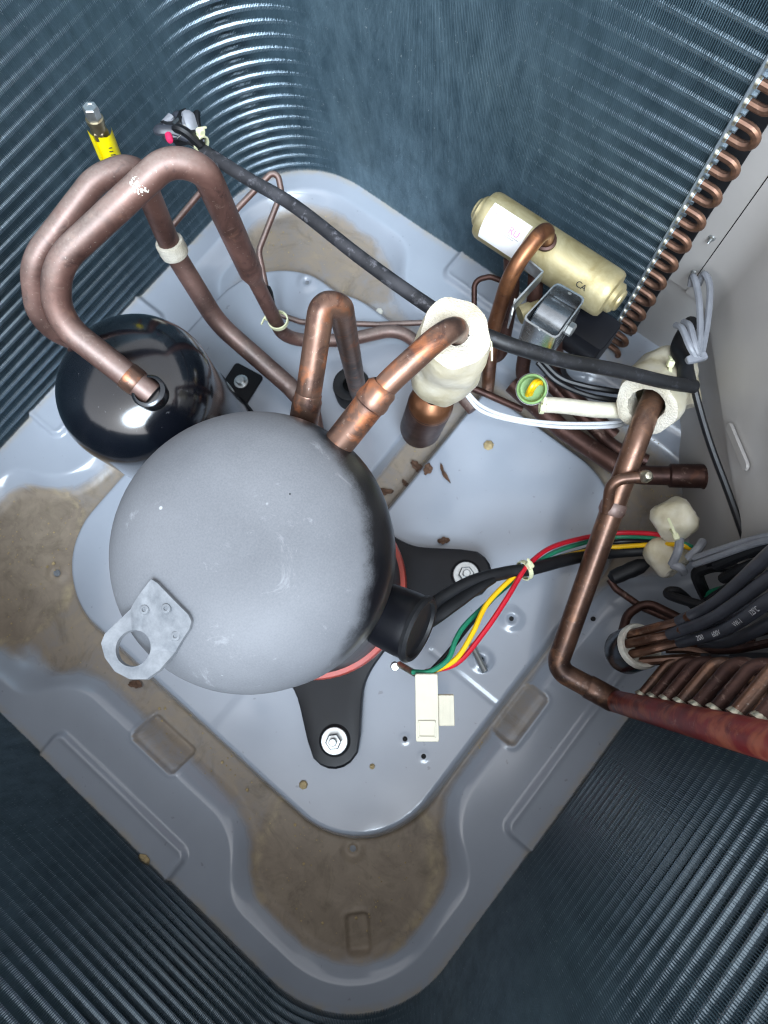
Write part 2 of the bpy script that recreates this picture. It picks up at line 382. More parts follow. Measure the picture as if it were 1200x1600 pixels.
# ------------------------------------------------------------------ the setting: base pan
X0, X1, Y0, Y1 = -.552, .203, -.351, .403            # inner faces of the coil
CR = .125                                            # inner corner radius
HC, HP, HS = -.012, .011, .011                       # channel, platform, ledge heights
def sdbox(x, y, x0, x1, y0, y1, r=0.0):
    cx, cy = (x0+x1)/2, (y0+y1)/2; hx, hy = (x1-x0)/2-r, (y1-y0)/2-r
    qx, qy = np.abs(x-cx)-hx, np.abs(y-cy)-hy
    return np.hypot(np.maximum(qx, 0), np.maximum(qy, 0))+np.minimum(np.maximum(qx, qy), 0)-r
def sstep(a, b, v):
    t = np.clip((v-a)/(b-a), 0, 1); return t*t*(3-2*t)
def rotbox(x, y, c, a, hx, hy, r):
    dx, dy = x-c[0], y-c[1]; u = dx*math.cos(a)+dy*math.sin(a); v = -dx*math.sin(a)+dy*math.cos(a)
    return sdbox(u, v, -hx, hx, -hy, hy, r)
DIMPLES = [(.048, .086), (.049, .031), (.037, -.085), (.063, -.086)]
def pan_height(x, y):
    plat = sdbox(x, y, -.412, .098, -.218, .285, .10)
    plat = np.minimum(plat, sdbox(x, y, -.475, -.2, .0, .275, .10))
    k = 1-sstep(-.008, .005, plat)
    groove = sdbox(x, y, -.172, -.138, .055, .5, .004); k = k*sstep(-.003, .006, groove)
    h = HC+(HP-HC)*k
    # two shallow pressed creases on the platform
    h = h-.0018*k*(1-sstep(-.012, .0, rotbox(x, y, (-.29, -.17), 0, .165, .16, .01)))
    h = h-.0016*k*(1-sstep(-.002, .004, np.abs(y-.004)-.001)) * (x > .0)
    # raised rim: narrow round the corners, widening into a scalloped lobe along each side
    rim = -sdbox(x, y, X0, X1, Y0, Y1, CR)-.047; lob = None
    for bx in ((-.262, -.064, -.5, -.319), (.169, .4, -.090, .17), (-.7, -.503, -.085, .115), (-.27, -.12, .366, .6)):
        b_ = sdbox(x, y, *bx, .012); lob = b_ if lob is None else np.minimum(lob, b_)
        e = b_-.070; kk = .035; q_ = np.maximum(kk-np.abs(rim-e), 0)/kk; rim = np.minimum(rim, e)-q_*q_*kk*.25
    h = np.maximum(h, HC+(.006-HC)*sstep(.004, -.024, rim)+(h > HC+.02)*-1.0)
    h = h+.0045*(1-sstep(-.004, .003, lob))+.0016*np.exp(-((lob+.004)/.0030)**2)
    for s in (sdbox(x, y, -.195, -.132, -.275, -.244, .006), sdbox(x, y, .104, .130, -.020, .044, .006), rotbox(x, y, (.121, -.268), -math.pi/4, .019, .0125, .006)):
        h = h-.004*(1-sstep(-.0025, .0005, s))+.0012*(1-sstep(.0, .004, np.abs(s-.002)))
    for i_, (cx, cy) in enumerate(DIMPLES+[(-.393, .257), (-.398, -.205), (.065, -.209)]):
        d = np.hypot(x-cx, y-cy)*(2.2 if i_ in (2, 3) else 1); h = h+(.0025*(1-sstep(.006, .016, d))-.004*(1-sstep(.0015, .006, d)))*(.3 if i_ in (2, 3) else 1)
    return h
def build_pan():
    xs = np.arange(-.605, .30, .0019); ys = np.arange(-.405, .475, .0019); nx, ny = len(xs), len(ys)
    XX, YY = np.meshgrid(xs, ys); Z = pan_height(XX, YY)
    wob = sum(a*np.sin(XX*fx+YY*fy+p) for a, fx, fy, p in ((.5, 60, 35, 0), (.4, -45, 80, 2), (.35, 130, 60, 1), (.3, 90, -150, 4), (.2, 260, 190, 3), (.2, -210, 300, 5)))
    # slow sheet-metal waviness
    Z = Z+.0006*np.sin(XX*23+1)*np.sin(YY*19)+.0004*np.sin(XX*51+YY*37)
    dq = np.random.RandomState(9)
    for _ in range(46):                                  # shallow dents left by pressing
        cx, cy, w, a = dq.uniform(-.45, .15), dq.uniform(-.28, .32), dq.uniform(.012, .034), dq.normal(0, .0011)
        Z = Z+a*np.exp(-((XX-cx)**2+(YY-cy)**2)/w**2)
    co = np.stack([XX, YY, Z], -1).reshape(-1, 3)
    i = np.arange((ny-1)*(nx-1)); r, c = i//(nx-1), i % (nx-1); a = r*nx+c
    q = np.stack([a, a+1, a+nx+1, a+nx], -1)
    me = bpy.data.meshes.new('base_pan'); me.vertices.add(len(co)); me.vertices.foreach_set('co', co.ravel())
    me.loops.add(q.size); me.loops.foreach_set('vertex_index', q.ravel()); me.polygons.add(len(q))
    me.polygons.foreach_set('loop_start', np.arange(len(q))*4); me.polygons.foreach_set('use_smooth', np.ones(len(q), bool)); me.update(calc_edges=True)
    # sediment left by standing water: lies in the low channel, thickest in the corner pockets
    low = 1-np.clip((Z-HC)/.010, 0, 1)
    P1 = np.hypot((XX-.070)/.098, (YY+.228)/.105)+.035*wob          # bottom pocket pool
    P2 = np.hypot((XX+.455)/.095, (YY+.235)/.11)+.05*wob           # left pocket pool
    P3 = np.hypot((XX+.43)/.13, (YY-.30)/.075)+.08*wob
    pool = np.maximum(np.maximum(1.35-P1, 1.30-P2), 1.22-P3)
    chan = np.clip(1-np.maximum(sdbox(XX, YY, -.47, .15, -.28, .34, .1), 0)/.03, 0, 1)
    dirt = np.clip(low**.6*np.maximum(np.clip(pool*2.6, 0, 1)*.95, chan*.68), 0, 1)
    dirt = dirt*np.where((XX < -.25) & (YY > .02), .72, 1)
    slotd = np.minimum(np.minimum(sdbox(XX, YY, -.195, -.132, -.275, -.244, .006), sdbox(XX, YY, .104, .130, -.020, .044, .006)), rotbox(XX, YY, (.121, -.268), -math.pi/4, .019, .0125, .006))
    dirt = np.maximum(dirt, .55*(slotd < .0015))
    tide = np.clip(low*1.5, 0, 1)*np.maximum(np.maximum(1-np.abs(P1-.95)/.085, 1-np.abs(P2-.95)/.07), 0)
    coil_edge = sdbox(XX, YY, X0, X1, Y0, Y1, CR); tide = np.maximum(tide, np.clip(1-np.abs(coil_edge)/.008, 0, 1)*.7)
    for nme, arr in (('dirt', dirt), ('tide', np.clip(tide, 0, 1))):
        at = me.attributes.new(nme, 'FLOAT', 'POINT'); at.data.foreach_set('value', arr.astype(np.float32).ravel())
    me.materials.append(MAT['pan_paint']); o = bpy.data.objects.new('base_pan', me); COL.objects.link(o)
    o['kind'] = 'structure'; o['base'] = (0, 0, 0); return o
pan = build_pan()
def pz(x, y): return float(pan_height(np.array([x]), np.array([y]))[0])
for cx, cy in DIMPLES+[(.117, .142)]:
    z = pz(cx, cy); MB().lathe([(.0001, .0016), (.0018, .0017), (.0026, .0012), (.0026, -.001)], (cx, cy, z), n=12).build('drain_hole', 'hole_dark', pan)
for cx, cy in [(-.393, .257), (-.398, -.205), (.065, -.209)]:
    z = pz(cx, cy); MB().lathe([(.0045, 0), (.0042, .0014), (.0035, .002), (.0001, .0022)], (cx, cy, z+.0005), n=14).build('rivet', 'dusty_steel', pan)

# casing behind the coil (plain dark wall, added so no sky shows between the fins)
def rounded_path(off, r0, start, end, step_c=8):
    """path along the coil, anticlockwise from the return-bend end to the header end, offset outwards"""
    x0, x1, y0, y1 = X0-off, X1+off, Y0-off, Y1+off; r = r0+off; P = [(start, y1)]
    for cx, cy, a0 in ((x0+r, y1-r, 90), (x0+r, y0+r, 180), (x1-r, y0+r, 270)):
        for k in range(step_c+1):
            a = math.radians(a0+90*k/step_c); P.append((cx+r*math.cos(a), cy+r*math.sin(a)))
    P.append((x1, end)); return P
WALL_H = .44
XS, YE = -.060, .100                                  # the coil's two ends
P = rounded_path(.046, CR, -.10, .30); mb = MB()
for k in range(len(P)-1):
    (ax, ay), (bx, by) = P[k], P[k+1]; mb.add([(ax, ay, -.02), (bx, by, -.02), (bx, by, WALL_H), (ax, ay, WALL_H)], [(3, 2, 1, 0)])
cas = mb.build('sky_block_casing', 'sky_block_paint', smooth=True, ang=60); cas['kind'] = 'structure'

# ------------------------------------------------------------------ condenser coil
FIN_D, FIN_PITCH, TUBE_PITCH, TUBE_R = .030, .00150, .0152, .0037
coil = thing('condenser_coil', (X0, Y0, HC), 'finned condenser coil with silver tubes and copper return bends wrapping round all sides', 'coil')
def build_fins():
    # stations along the inner face with outward normals
    st = []
    def line(ax, ay, bx, by, nx_, ny_):
        L = math.hypot(bx-ax, by-ay); n = int(L/FIN_PITCH)
        for k in range(n): t = (k+.5)/n; st.append((ax+(bx-ax)*t, ay+(by-ay)*t, nx_, ny_))
    def arc(cx, cy, a0):
        n = int(CR*math.pi/2/FIN_PITCH)
        for k in range(n):
            a = math.radians(a0)+math.pi/2*(k+.5)/n; c, s_ = math.cos(a), math.sin(a); st.append((cx+CR*c, cy+CR*s_, c, s_))
    line(XS, Y1, X0+CR, Y1, 0, 1); arc(X0+CR, Y1-CR, 90); line(X0, Y1-CR, X0, Y0+CR, -1, 0); arc(X0+CR, Y0+CR, 180)
    line(X0+CR, Y0, X1-CR, Y0, 0, -1); arc(X1-CR, Y0+CR, 270); line(X1, Y0+CR, X1, YE, 1, 0)
    st = np.array(st); N = len(st); zs = np.linspace(HC-.004, WALL_H, 25); K = len(zs)
    r = np.random.RandomState(3)
    tx, ty = -st[:, 3], st[:, 2]                                 # along-wall direction
    # bent fins: patches where edges are pushed sideways, plus a small jitter for each fin
    i = np.arange(N)[:, None]; z = zs[None, :]
    off = r.normal(0, .00006, (N, 1))+r.normal(0, .00006, (N, K))
    for _ in range(60):
        ci, cz, wi, wz, am = r.randint(0, N), r.uniform(0, .5), r.uniform(5, 26), r.uniform(.004, .03), r.normal(0, .00055)
        off = off+am*np.exp(-((i-ci)/wi)**2-((z-cz)/wz)**2)
    off = np.clip(off, -.0005, .0005); dep = r.normal(0, .00012, (N, 1))*np.ones((1, K))
    th = .00011; co = np.zeros((N, K, 4, 3))
    for j, (d, sgn) in enumerate(((FIN_D, -1), (0, -1), (0, 1), (FIN_D, 1))):
        o_ = off*(1 if d == 0 else .1)+sgn*th; dd = d+(dep if d == 0 else 0)
        co[:, :, j, 0] = st[:, 0:1]+st[:, 2:3]*dd+tx[:, None]*o_
        co[:, :, j, 1] = st[:, 1:2]+st[:, 3:4]*dd+ty[:, None]*o_
        co[:, :, j, 2] = z
    base = (np.arange(N)[:, None, None]*K+np.arange(K-1)[None, :, None])*4; q = []
    for a, b in ((0, 1), (1, 2), (2, 3)): q.append(np.concatenate([base+a, base+b, base+4+b, base+4+a], -1))
    q = np.stack(q, 2).reshape(-1, 4); co = (co-np.array([X0, Y0, HC])).reshape(-1, 3)
    me = bpy.data.meshes.new('fin_pack'); me.vertices.add(len(co)); me.vertices.foreach_set('co', co.ravel())
    me.loops.add(q.size); me.loops.foreach_set('vertex_index', q.ravel()); me.polygons.add(len(q))
    me.polygons.foreach_set('loop_start', np.arange(len(q))*4); me.update(calc_edges=True)
    me.materials.append(MAT['fin_aluminium']); o = bpy.data.objects.new('fin_pack', me); COL.objects.link(o); o.parent = coil; o['kind'] = 'stuff'
build_fins()
def dupe(o, loc, parent=None):
    c = o.copy(); COL.objects.link(c); c.location = loc
    if parent is not None: c.parent = parent
    return c
NT = int((WALL_H-.01)/TUBE_PITCH)
cb = Vector(coil['base'])
for row, (dep, zo) in enumerate(((.0057, .0), (.0215, .5))):
    pts = [Vector((x, y, 0)) for x, y in rounded_path(dep, CR, XS+.004, YE+.004, 14)]
    first = MB().sweep(pts, TUBE_R, 10).build('tube', 'tube_aluminium', coil, origin=(0, 0, 0))
    zz = [HC+.012+TUBE_PITCH*(k+zo) for k in range(NT)]
    first.location = Vector((0, 0, zz[0]))-cb
    for z in zz[1:]: dupe(first, Vector((0, 0, z))-cb)
    # hairpin return bends at the panel end
    y = Y1+dep; e = .0120; bp = [Vector((XS, y, 0)), Vector((XS+e, y, 0))]
    R_ = TUBE_PITCH/2
    bp += [Vector((XS+e+R_*1.15*math.sin(a), y, R_-R_*math.cos(a))) for a in [math.pi*k/10 for k in range(11)]]+[Vector((XS, y, TUBE_PITCH))]
    bend0 = MB().sweep(bp, TUBE_R*.92, 10).build('return_bend', 'copper_bend', coil, origin=(0, 0, 0))
    col0 = MB().lathe([(TUBE_R*.92, 0), (TUBE_R+.0002, 0), (TUBE_R+.0002, .0030), (TUBE_R*.92, .0036)], (XS, y, 0), (1, 0, 0), 12).build('collar', 'solder', bend0, origin=(0, 0, 0))
    col1 = dupe(col0, (0, 0, TUBE_PITCH), bend0)
    if row == 1:
        for o_ in (col0, col1, bend0): bpy.data.objects.remove(o_)
        continue
    for k in range(0, NT-1, 2):
        if k == 0: b_ = bend0
        else:
            b_ = dupe(bend0, (0, 0, 0), coil); dupe(col0, (0, 0, 0), b_); dupe(col0, (0, 0, TUBE_PITCH), b_)
        b_.location = Vector((0, 0, zz[k]))-cb
# end plates
MB().box((XS+.0006, Y1+FIN_D/2-.001, WALL_H/2-.004), (.0012, FIN_D+.004, WALL_H-.004), bev=.0003).build('end_plate', 'tube_aluminium', coil)
MB().box((X1+FIN_D/2-.001, YE+.0006, WALL_H/2-.004), (FIN_D+.004, .0012, WALL_H-.004), bev=.0003).build('end_plate', 'tube_aluminium', coil)

# ------------------------------------------------------------------ corner panel
panel = thing('corner_panel', (.1, .33, HC), 'grey painted sheet metal corner panel behind the white foam sleeves and cables', 'panel')
def vsheet(pts, z0, z1, t=.0015, name='sheet', mat='panel_paint', parent=panel):
    mb = MB(); P = [Vector((*p, 0)) for p in pts]; n = len(P)
    nor = []
    for i in range(n):
        d = (P[min(i+1, n-1)]-P[max(i-1, 0)]).normalized(); nor.append(Vector((d.y, -d.x, 0)))
    vsl = []
    for i in range(n):
        for s_, z in ((0, z0), (0, z1), (1, z1), (1, z0)): vsl.append(P[i]-nor[i]*t*s_+Vector((0, 0, z)))
    fs = [(i*4+k, i*4+(k+1) % 4, (i+1)*4+(k+1) % 4, (i+1)*4+k) for i in range(n-1) for k in range(4)]
    mb.add(vsl, fs+[(3, 2, 1, 0), tuple((n-1)*4+k for k in range(4))]); return mb.build(name, mat, parent, ang=50)
MB().box((-.052, .4395, WALL_H/2), (.022, .003, WALL_H-.01), bev=.0008).build('shade_strip', 'black_rubber', panel)  # black strip standing in for the dark shade beside the return bends
DIAG0, DIAG1 = Vector((.012, .430, 0)), Vector((.205, .208, 0))
ddir = (DIAG1-DIAG0).normalized(); dnor = Vector((ddir.y, -ddir.x, 0))            # towards the inside
vsheet([(-.11, .447), (-.004, .447), (.010, .4435), (.018, .4365), (.212, .2135), (.262, .20)], HC-.004, .128, name='valve_plate')
vsheet([(-.11, .4415), (-.0205, .4415)], .1265, WALL_H, name='side_sheet')
vsheet([(-.0195, .4400), (-.004, .4400), (.006, .4365), (.0135, .430), (.208, .2075), (.262, .195)], .1245, WALL_H, name='access_panel')
def on_diag(px, py, off=0.0):
    """point of the diagonal sheet seen at this photo pixel"""
    v = Vector(CAM_R @ np.array([px-600, -(py-800), -FPX])); o = Vector((0, 0, CAM_H)); t = (DIAG0+dnor*(-off)-o).dot(dnor)/v.dot(dnor); return o+v*t
def oblong(a, b, r, h, name, mat='panel_paint'):
    u = (b-a); L = u.length; fr = frame((a+b)/2, u, -dnor if dnor.dot(Vector((0, 0, CAM_H))-a) < 0 else dnor)
    out = []
    for k in range(9): t = -math.pi/2+math.pi*k/8; out.append((L/2+r*math.cos(t), r*math.sin(t)))
    for k in range(9): t = math.pi/2+math.pi*k/8; out.append((-L/2+r*math.cos(t), r*math.sin(t)))
    return MB().prism(out, h, fr).build(name, mat, panel)
oblong(on_diag(1143, 668), on_diag(1168, 728), .0045, .003, 'handle_rib')
oblong(on_diag(1215, 690)+Vector((0, 0, .02)), on_diag(1235, 860)+Vector((0, 0, .02)), .028, .0022, 'pressed_field')
def screw(c, ax, name='screw', parent=panel, r=.0032):
    ax = Vector(ax).normalized()
    return MB().lathe([(r, 0), (r, .0006), (r*.9, .0016), (r*.45, .0022), (r*.4, .0035), (r*.35, .006), (.0001, .0075)], c, ax, 14).build(name, 'zinc', parent)
screw(on_diag(1097, 552, -.002), dnor); screw((-.0285, .4415, .205), (0, -1, 0)); screw((-.0245, .4415, .155), (0, -1, 0), r=.0026)

# ------------------------------------------------------------------ compressor
CX, CY = -.131, -.020
comp = thing('compressor', (CX, CY, HP), 'large dusty grey domed compressor with lifting lug on black four-footed base', 'compressor')
MB().lathe([(.0001, .03), (.082, .03), (.0880, .045), (.0880, .318), (.085, .322)], (CX, CY, 0), n=72).build('shell', 'black_satin', comp)
prof = [(.0885, .290), (.0925, .291), (.0932, .294), (.0932, .322)]
for k in range(1, 19):
    a = math.pi/2*k/18; prof.append((.0932*(math.cos(a)**.62 if k < 18 else 0.0001), .322+.054*math.sin(a)**1.15))
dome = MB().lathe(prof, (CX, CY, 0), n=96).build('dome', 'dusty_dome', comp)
MB().lathe([(.0875, .285), (.0905, .286), (.0905, .291), (.0875, .292)], (CX, CY, 0), n=72).build('weld_bead', 'black_satin', dome)
heater = MB().lathe([(.0875, .058), (.0925, .059), (.0940, .064), (.0940, .072), (.0925, .077), (.0875, .078)], (CX, CY, 0), n=72).build('heater_belt', 'heater_red', comp)
MB().lathe([(.0875, .046), (.0932, .047), (.0936, .0505), (.0932, .054), (.0875, .055)], (CX, CY, 0), n=72).build('steel_band', 'steel', heater)
# base plate: four flared feet
def foot_outline(n=144, R0=.094, L=.112):
    out = []
    def f(x, y):
        d = math.hypot(x, y)-R0
        for sx in (-1, 1):
            for sy in (-1, 1):
                cxf, cyf = sx*L, sy*L; t = max(0, min(1, (x*cxf+y*cyf)/(2*L*L))); w = .052-.025*t
                e = math.hypot(x-cxf*t, y-cyf*t)-w; k = .03; h = max(k-abs(d-e), 0)/k; d = min(d, e)-h*h*k*.25
        return d
    for i in range(n):
        a = 2*math.pi*i/n; lo, hi = .05, .3
        for _ in range(26):
            m_ = (lo+hi)/2
            if f(m_*math.cos(a), m_*math.sin(a)) < 0: lo = m_
            else: hi = m_
        out.append((lo*math.cos(a), lo*math.sin(a)))
    return out
fo = foot_outline(); n = len(fo); mb = MB(); vsl = []
for sc, z in ((.965, .018), (1.0, .0185), (1.0, .029), (.985, .032), (.96, .0325), (.72, .0325), (.45, .0325)):
    vsl += [(CX+x*sc, CY+y*sc, z) for x, y in fo]
mb.add(vsl, [(i*n+k, i*n+(k+1) % n, (i+1)*n+(k+1) % n, (i+1)*n+k) for i in range(6) for k in range(n)])
base = mb.build('base_plate', 'black_satin', comp, ang=40)
for sx in (-1, 1):
    for sy in (-1, 1):
        bx, by = CX+sx*.112, CY+sy*.110
        MB().lathe([(.016, HP), (.017, HP+.002), (.013, .014), (.013, .018), (.0165, .020), (.0165, .033), (.014, .0345)], (bx, by, 0), n=24).build('rubber_grommet', 'black_rubber', comp)
        w_ = MB().lathe([(.0001, .0345), (.0135, .0345), (.014, .035), (.014, .0362), (.0133, .0368), (.006, .0369)], (bx, by, 0), n=24).build('washer', 'zinc', comp)
        MB().lathe([(.0085, .0368), (.0085, .043), (.0072, .0445), (.0045, .0446)], (bx, by, 0), n=6).build('nut', 'zinc', w_, ang=20)
        MB().lathe([(.0042, .044), (.0042, .049), (.0034, .050), (.0001, .050)], (bx, by, 0), n=12).build('stud', 'zinc', w_)
# lifting lug
LZ = .3600
lo_px = [(252, 908), (262, 914), (309, 962), (313, 972), (308, 984), (252, 1048), (232, 1062), (205, 1062), (182, 1050), (166, 1028), (160, 1005), (166, 990)]
lo_w = [A(x, y, LZ) for x, y in lo_px]; hc = A(211, 1013, LZ); hr = 27*(CAM_H-LZ)/FPX
def ray_poly(c, a, poly):
    d = Vector((math.cos(a), math.sin(a))); best = None
    for p, q in zip(poly, poly[1:]+poly[:1]):
        e = Vector((q.x-p.x, q.y-p.y)); det = d.x*(-e.y)+e.x*d.y
        if abs(det) < 1e-12: continue
        rx, ry = p.x-c.x, p.y-c.y; t = (rx*(-e.y)+e.x*ry)/det; s_ = (d.x*ry-d.y*rx)/det
        if t > 0 and -1e-6 <= s_ <= 1+1e-6 and (best is None or t < best): best = t
    return best
def lug():
    N = 240; vsl = []
    for z, bev in ((0, 0), (.0036, .0004)):
        for k in range(N):
            a = 2*math.pi*k/N; R_ = ray_poly(hc, a, lo_w); vsl.append((hc.x+(hr+bev)*math.cos(a), hc.y+(hr+bev)*math.sin(a), LZ-.001+z))
            vsl.append((hc.x+(R_-bev)*math.cos(a), hc.y+(R_-bev)*math.sin(a), LZ-.001+z))
    for k in range(0): pass
    def lift(p):   # the welded half follows the crown of the dome, the tongue stays level
        d = min(.0931, math.hypot(p[0]-CX, p[1]-CY)); ca = (d/.0932)**(1/.62); zd = .322+.054*math.sqrt(max(0, 1-ca*ca))**1.15; return (p[0], p[1], max(p[2], p[2]-LZ+zd+.0008))
    vsl = [lift(p) for p in vsl]; fs = []
    for k in range(N):
        a, b = 2*k, 2*((k+1) % N); o = 2*N
        fs += [(o+a, o+a+1, o+b+1, o+b), (a, b, b+1, a+1), (a, o+a, o+b, b), (a+1, b+1, o+b+1, o+a+1)]
    return MB().add(vsl, fs).build('lifting_lug', 'dusty_steel', comp, ang=30)
lg = lug()
for x, y in ((227, 953), (266, 952), (276, 994)):
    p = A(x, y, LZ+.0075); d_ = min(.0931, math.hypot(p.x-CX, p.y-CY)); p.z = max(LZ+.0026, .322+.054*math.sqrt(max(0, 1-(d_/.0932)**(2/.62)))**1.15+.0036); MB().lathe([(.0030, 0), (.0026, .0007), (.0013, .0009), (.0011, .0002), (.0001, .0002)], p, n=14).build('weld_dimple', 'dusty_steel', lg)
# terminal cover on the side
TZ = .205; tdir = A(628, 972, TZ)-Vector((CX, CY, TZ)); tdir.normalize()
tc_ = Vector((CX, CY, TZ))+tdir*.099
fr = frame(tc_, tdir, (0, 0, 1))
tup = (tdir+Vector((0, 0, .28))).normalized(); term = MB().lathe([(.024, -.03), (.0265, -.006), (.0272, .010), (.0268, .018), (.0255, .021), (.0240, .0215)], tc_, tup, 40).build('terminal_cover', 'black_satin', comp)
MB().lathe([(.0262, .0165), (.0282, .017), (.0284, .020), (.0262, .0225), (.0235, .0222), (.0225, .0195), (.0100, .0185), (.0001, .0185)], tc_, tup, 40).build('cover_lip', 'black_rubber', term)
# discharge and suction stubs on the dome
def stub(px_a, px_b, r, name='stub', mat='copper_burnt'):
    a, b = A(*px_a), A(*px_b); return MB().sweep(densify([a, b]), r, 20).build(name, mat, comp), a, b

# ------------------------------------------------------------------ accumulator
AX, AY = -.355, .0165
acc = thing('accumulator', (AX, AY, HP), 'glossy black domed accumulator tank beside the compressor', 'tank')
prof = [(.0001, .012), (.062, .012), (.0710, .02), (.0720, .03), (.0720, .185)]
for k in range(1, 15):
    a = math.pi/2*k/14; prof.append((.0720*(math.cos(a)**.75 if k < 14 else .0002), .185+.052*math.sin(a)))
MB().lathe(prof, (AX, AY, 0), n=72).build('tank_body', 'tank_paint', acc)
MB().lathe([(.068, HP), (.076, HP+.001), (.076, .018), (.0738, .022), (.0715, .023)], (AX, AY, 0), n=48).build('base_ring', 'black_satin', acc)
bc = A(378, 598, .012); dirb = (Vector((bc.x-AX, bc.y-AY, 0))).normalized(); frb = frame(Vector((bc.x, bc.y, .0115)), dirb)
br = MB().box(Vector((bc.x, bc.y, .0125))-dirb*.012, (.062, .040, .004), frb, .004).build('mounting_foot', 'black_satin', acc)
MB().lathe([(.0001, .0146), (.0085, .0146), (.0088, .0152), (.0085, .0162), (.0055, .0164), (.0055, .0205), (.0045, .0212), (.0001, .0212)], (bc.x, bc.y, 0), n=18).build('bolt', 'zinc', br)
ptop = A(236, 615, .236)
MB().lathe([(.0135, -.006), (.0145, .0), (.0145, .006), (.0128, .0075), (.0112, .0078)], ptop, n=28).build('inlet_collar', 'dark_metal', acc)

# ------------------------------------------------------------------ large copper pipes
# suction loop: accumulator top up, over and down to the pan
s1 = pix([(238, 617, .232), (88, 500, .275), (88, 412, .31), (262, 250, .335), (318, 262, .325), (392, 425, .19), (446, 532, .055), (540, 532, .040), (628, 512, .034), (672, 560, .03), (740, 640, .03)])
rl = []
P1 = densify(bent(s1, [0, .05, .05, .05, .05, .1, .035, .05, .04, .03, 0]), .004)
for p in P1:
    d = (p-s1[5]).length; below = p.z < s1[5].z
    rl.append(.0112 if not below else max(.0076, .0112-d*.25))
loop1 = MB().sweep(P1, rl, 20).build('suction_loop', 'copper_dull', origin=s1[0]); tag(loop1, 'thick dull copper loop rising from the black tank top, nearest of two', 'pipe')
MB().lathe([(.0116, -.006), (.0121, -.004), (.0121, .004), (.0116, .006)], s1[0].lerp(s1[1], .22), s1[1]-s1[0], 20).build('brazed_joint', 'copper_burnt', loop1)
def crust(c, r, n, seed, name, mat, parent, normal=(0, 0, 1)):
    """a scab of flaking deposit: many small crumbs joined"""
    q = random.Random(seed); mb = MB(); nn = Vector(normal).normalized(); u = nn.orthogonal().normalized(); w = nn.cross(u)
    for _ in range(n):
        a, d = q.uniform(0, 6.28), r*math.sqrt(q.random()); s_ = q.uniform(.0003, .0010)
        p = Vector(c)+u*math.cos(a)*d+w*math.sin(a)*d-nn*(d*d*40)
        mb.lathe([(s_, -s_*.6), (s_*q.uniform(.7, 1.1), 0), (s_*.5, s_*q.uniform(.3, .8)), (.00005, s_*.8)], p, (q.gauss(0, .4)+nn.x, q.gauss(0, .4)+nn.y, q.gauss(0, .4)+nn.z), 5)
    return mb.build(name, mat, parent, smooth=False)
pc = A(218, 300, .332); c0 = min(P1, key=lambda p: (p-pc).length); nrm = (Vector((0, 0, CAM_H))-c0).normalized()
cr_ = crust(c0+nrm*.0113, .0065, 110, 5, 'mineral_crust', 'crumb_white', loop1, nrm); cr_['kind'] = 'stuff'
s2 = pix([(150, 545, .17), (60, 505, .22), (50, 410, .265), (150, 280, .285), (212, 254, .28), (268, 388, .17), (340, 505, .09), (452, 603, .045), (486, 640, .04), (500, 720, .035)])
loop2, P2_ = pipe('suction_loop', 'copper_dull', s2, .0106, [0, .045, .05, .045, .04, .08, .06, .03, .03, 0], 'second thick copper loop behind the nearest one, with a white foam band', n=20)
k_ = min(range(len(P2_)), key=lambda i: (P2_[i]-A(268, 384, .175)).length)
b_ = MB().lathe([(.0108, -.0085), (.0135, -.008), (.0142, -.005), (.0138, -.001), (.0143, .002), (.0136, .0075), (.0108, .0085)], P2_[k_], P2_[k_+1]-P2_[k_-1], 26).build('foam_band', 'foam', origin=P2_[k_])
tag(b_, 'white foam band wrapped round the rear copper loop', 'foam band')
# compressor suction arch
s3 = pix([(466, 705, .27), (483, 610, .305), (503, 474, .34), (532, 478, .330), (560, 615, .055)])
arch, P3_ = pipe('suction_arch', 'copper_burnt', s3, .0093, [0, .05, .026, .026, 0], 'mottled copper arch rising behind the compressor into a grey cup', n=20)
MB().lathe([(.0094, -.016), (.0107, -.014), (.0107, .005), (.0098, .007), (.0098, .010), (.0094, .011)], s3[0].lerp(s3[1], .75), s3[1]-s3[0], 22).build('swaged_joint', 'copper_burnt', arch)
cupc = A(552, 612, .02)
cup = MB().lathe([(.0001, HP), (.019, HP), (.0215, .012), (.0215, .040), (.0205, .044), (.014, .045), (.0095, .043)], (cupc.x, cupc.y, 0), n=32).build('pipe_grommet', 'black_rubber', origin=(cupc.x, cupc.y, HP))
tag(cup, 'dark grey rubber cup on the pan holding the copper arch foot', 'grommet')
# discharge pipe into the foam sleeve and muffler
s4 = pix([(522, 702, .335), (598, 606, .36), (722, 492, .375), (684, 615, .205)])
disch, P4_ = pipe('discharge_pipe', 'copper_burnt', s4, .0080, [0, .1, .024, 0], 'orange-brown copper discharge pipe from compressor dome into white foam sleeve', n=20)
ax4 = (s4[1]-s4[0])
L4 = ax4.length
MB().lathe([(.0082, .0), (.0102, .001), (.0102, L4-.014), (.0110, L4-.013), (.0112, L4-.009), (.0104, L4-.006), (.0104, L4-.001), (.0090, L4+.001), (.0080, L4+.002)], s4[0], ax4, 24).build('swaged_joint', 'copper_burnt', disch)
mx, my = s4[3].x, s4[3].y; m0, m1 = A(655, 674, .034), A(676, 624, .134); max_ = (m1-m0).normalized(); ml = (m1-m0).length
muf = MB().lathe([(.0001, -.006), (.008, -.006), (.015, -.003), (.0208, .003), (.0228, .012), (.0228, ml-.012), (.0215, ml-.004), (.0170, ml+.002), (.0085, ml+.006), (.0080, ml+.08)], m0, max_, 36).build('muffler', 'copper_dark', origin=(m0.x, m0.y, HP))
tag(muf, 'upright dark copper muffler cylinder below the white foam sleeve', 'muffler')
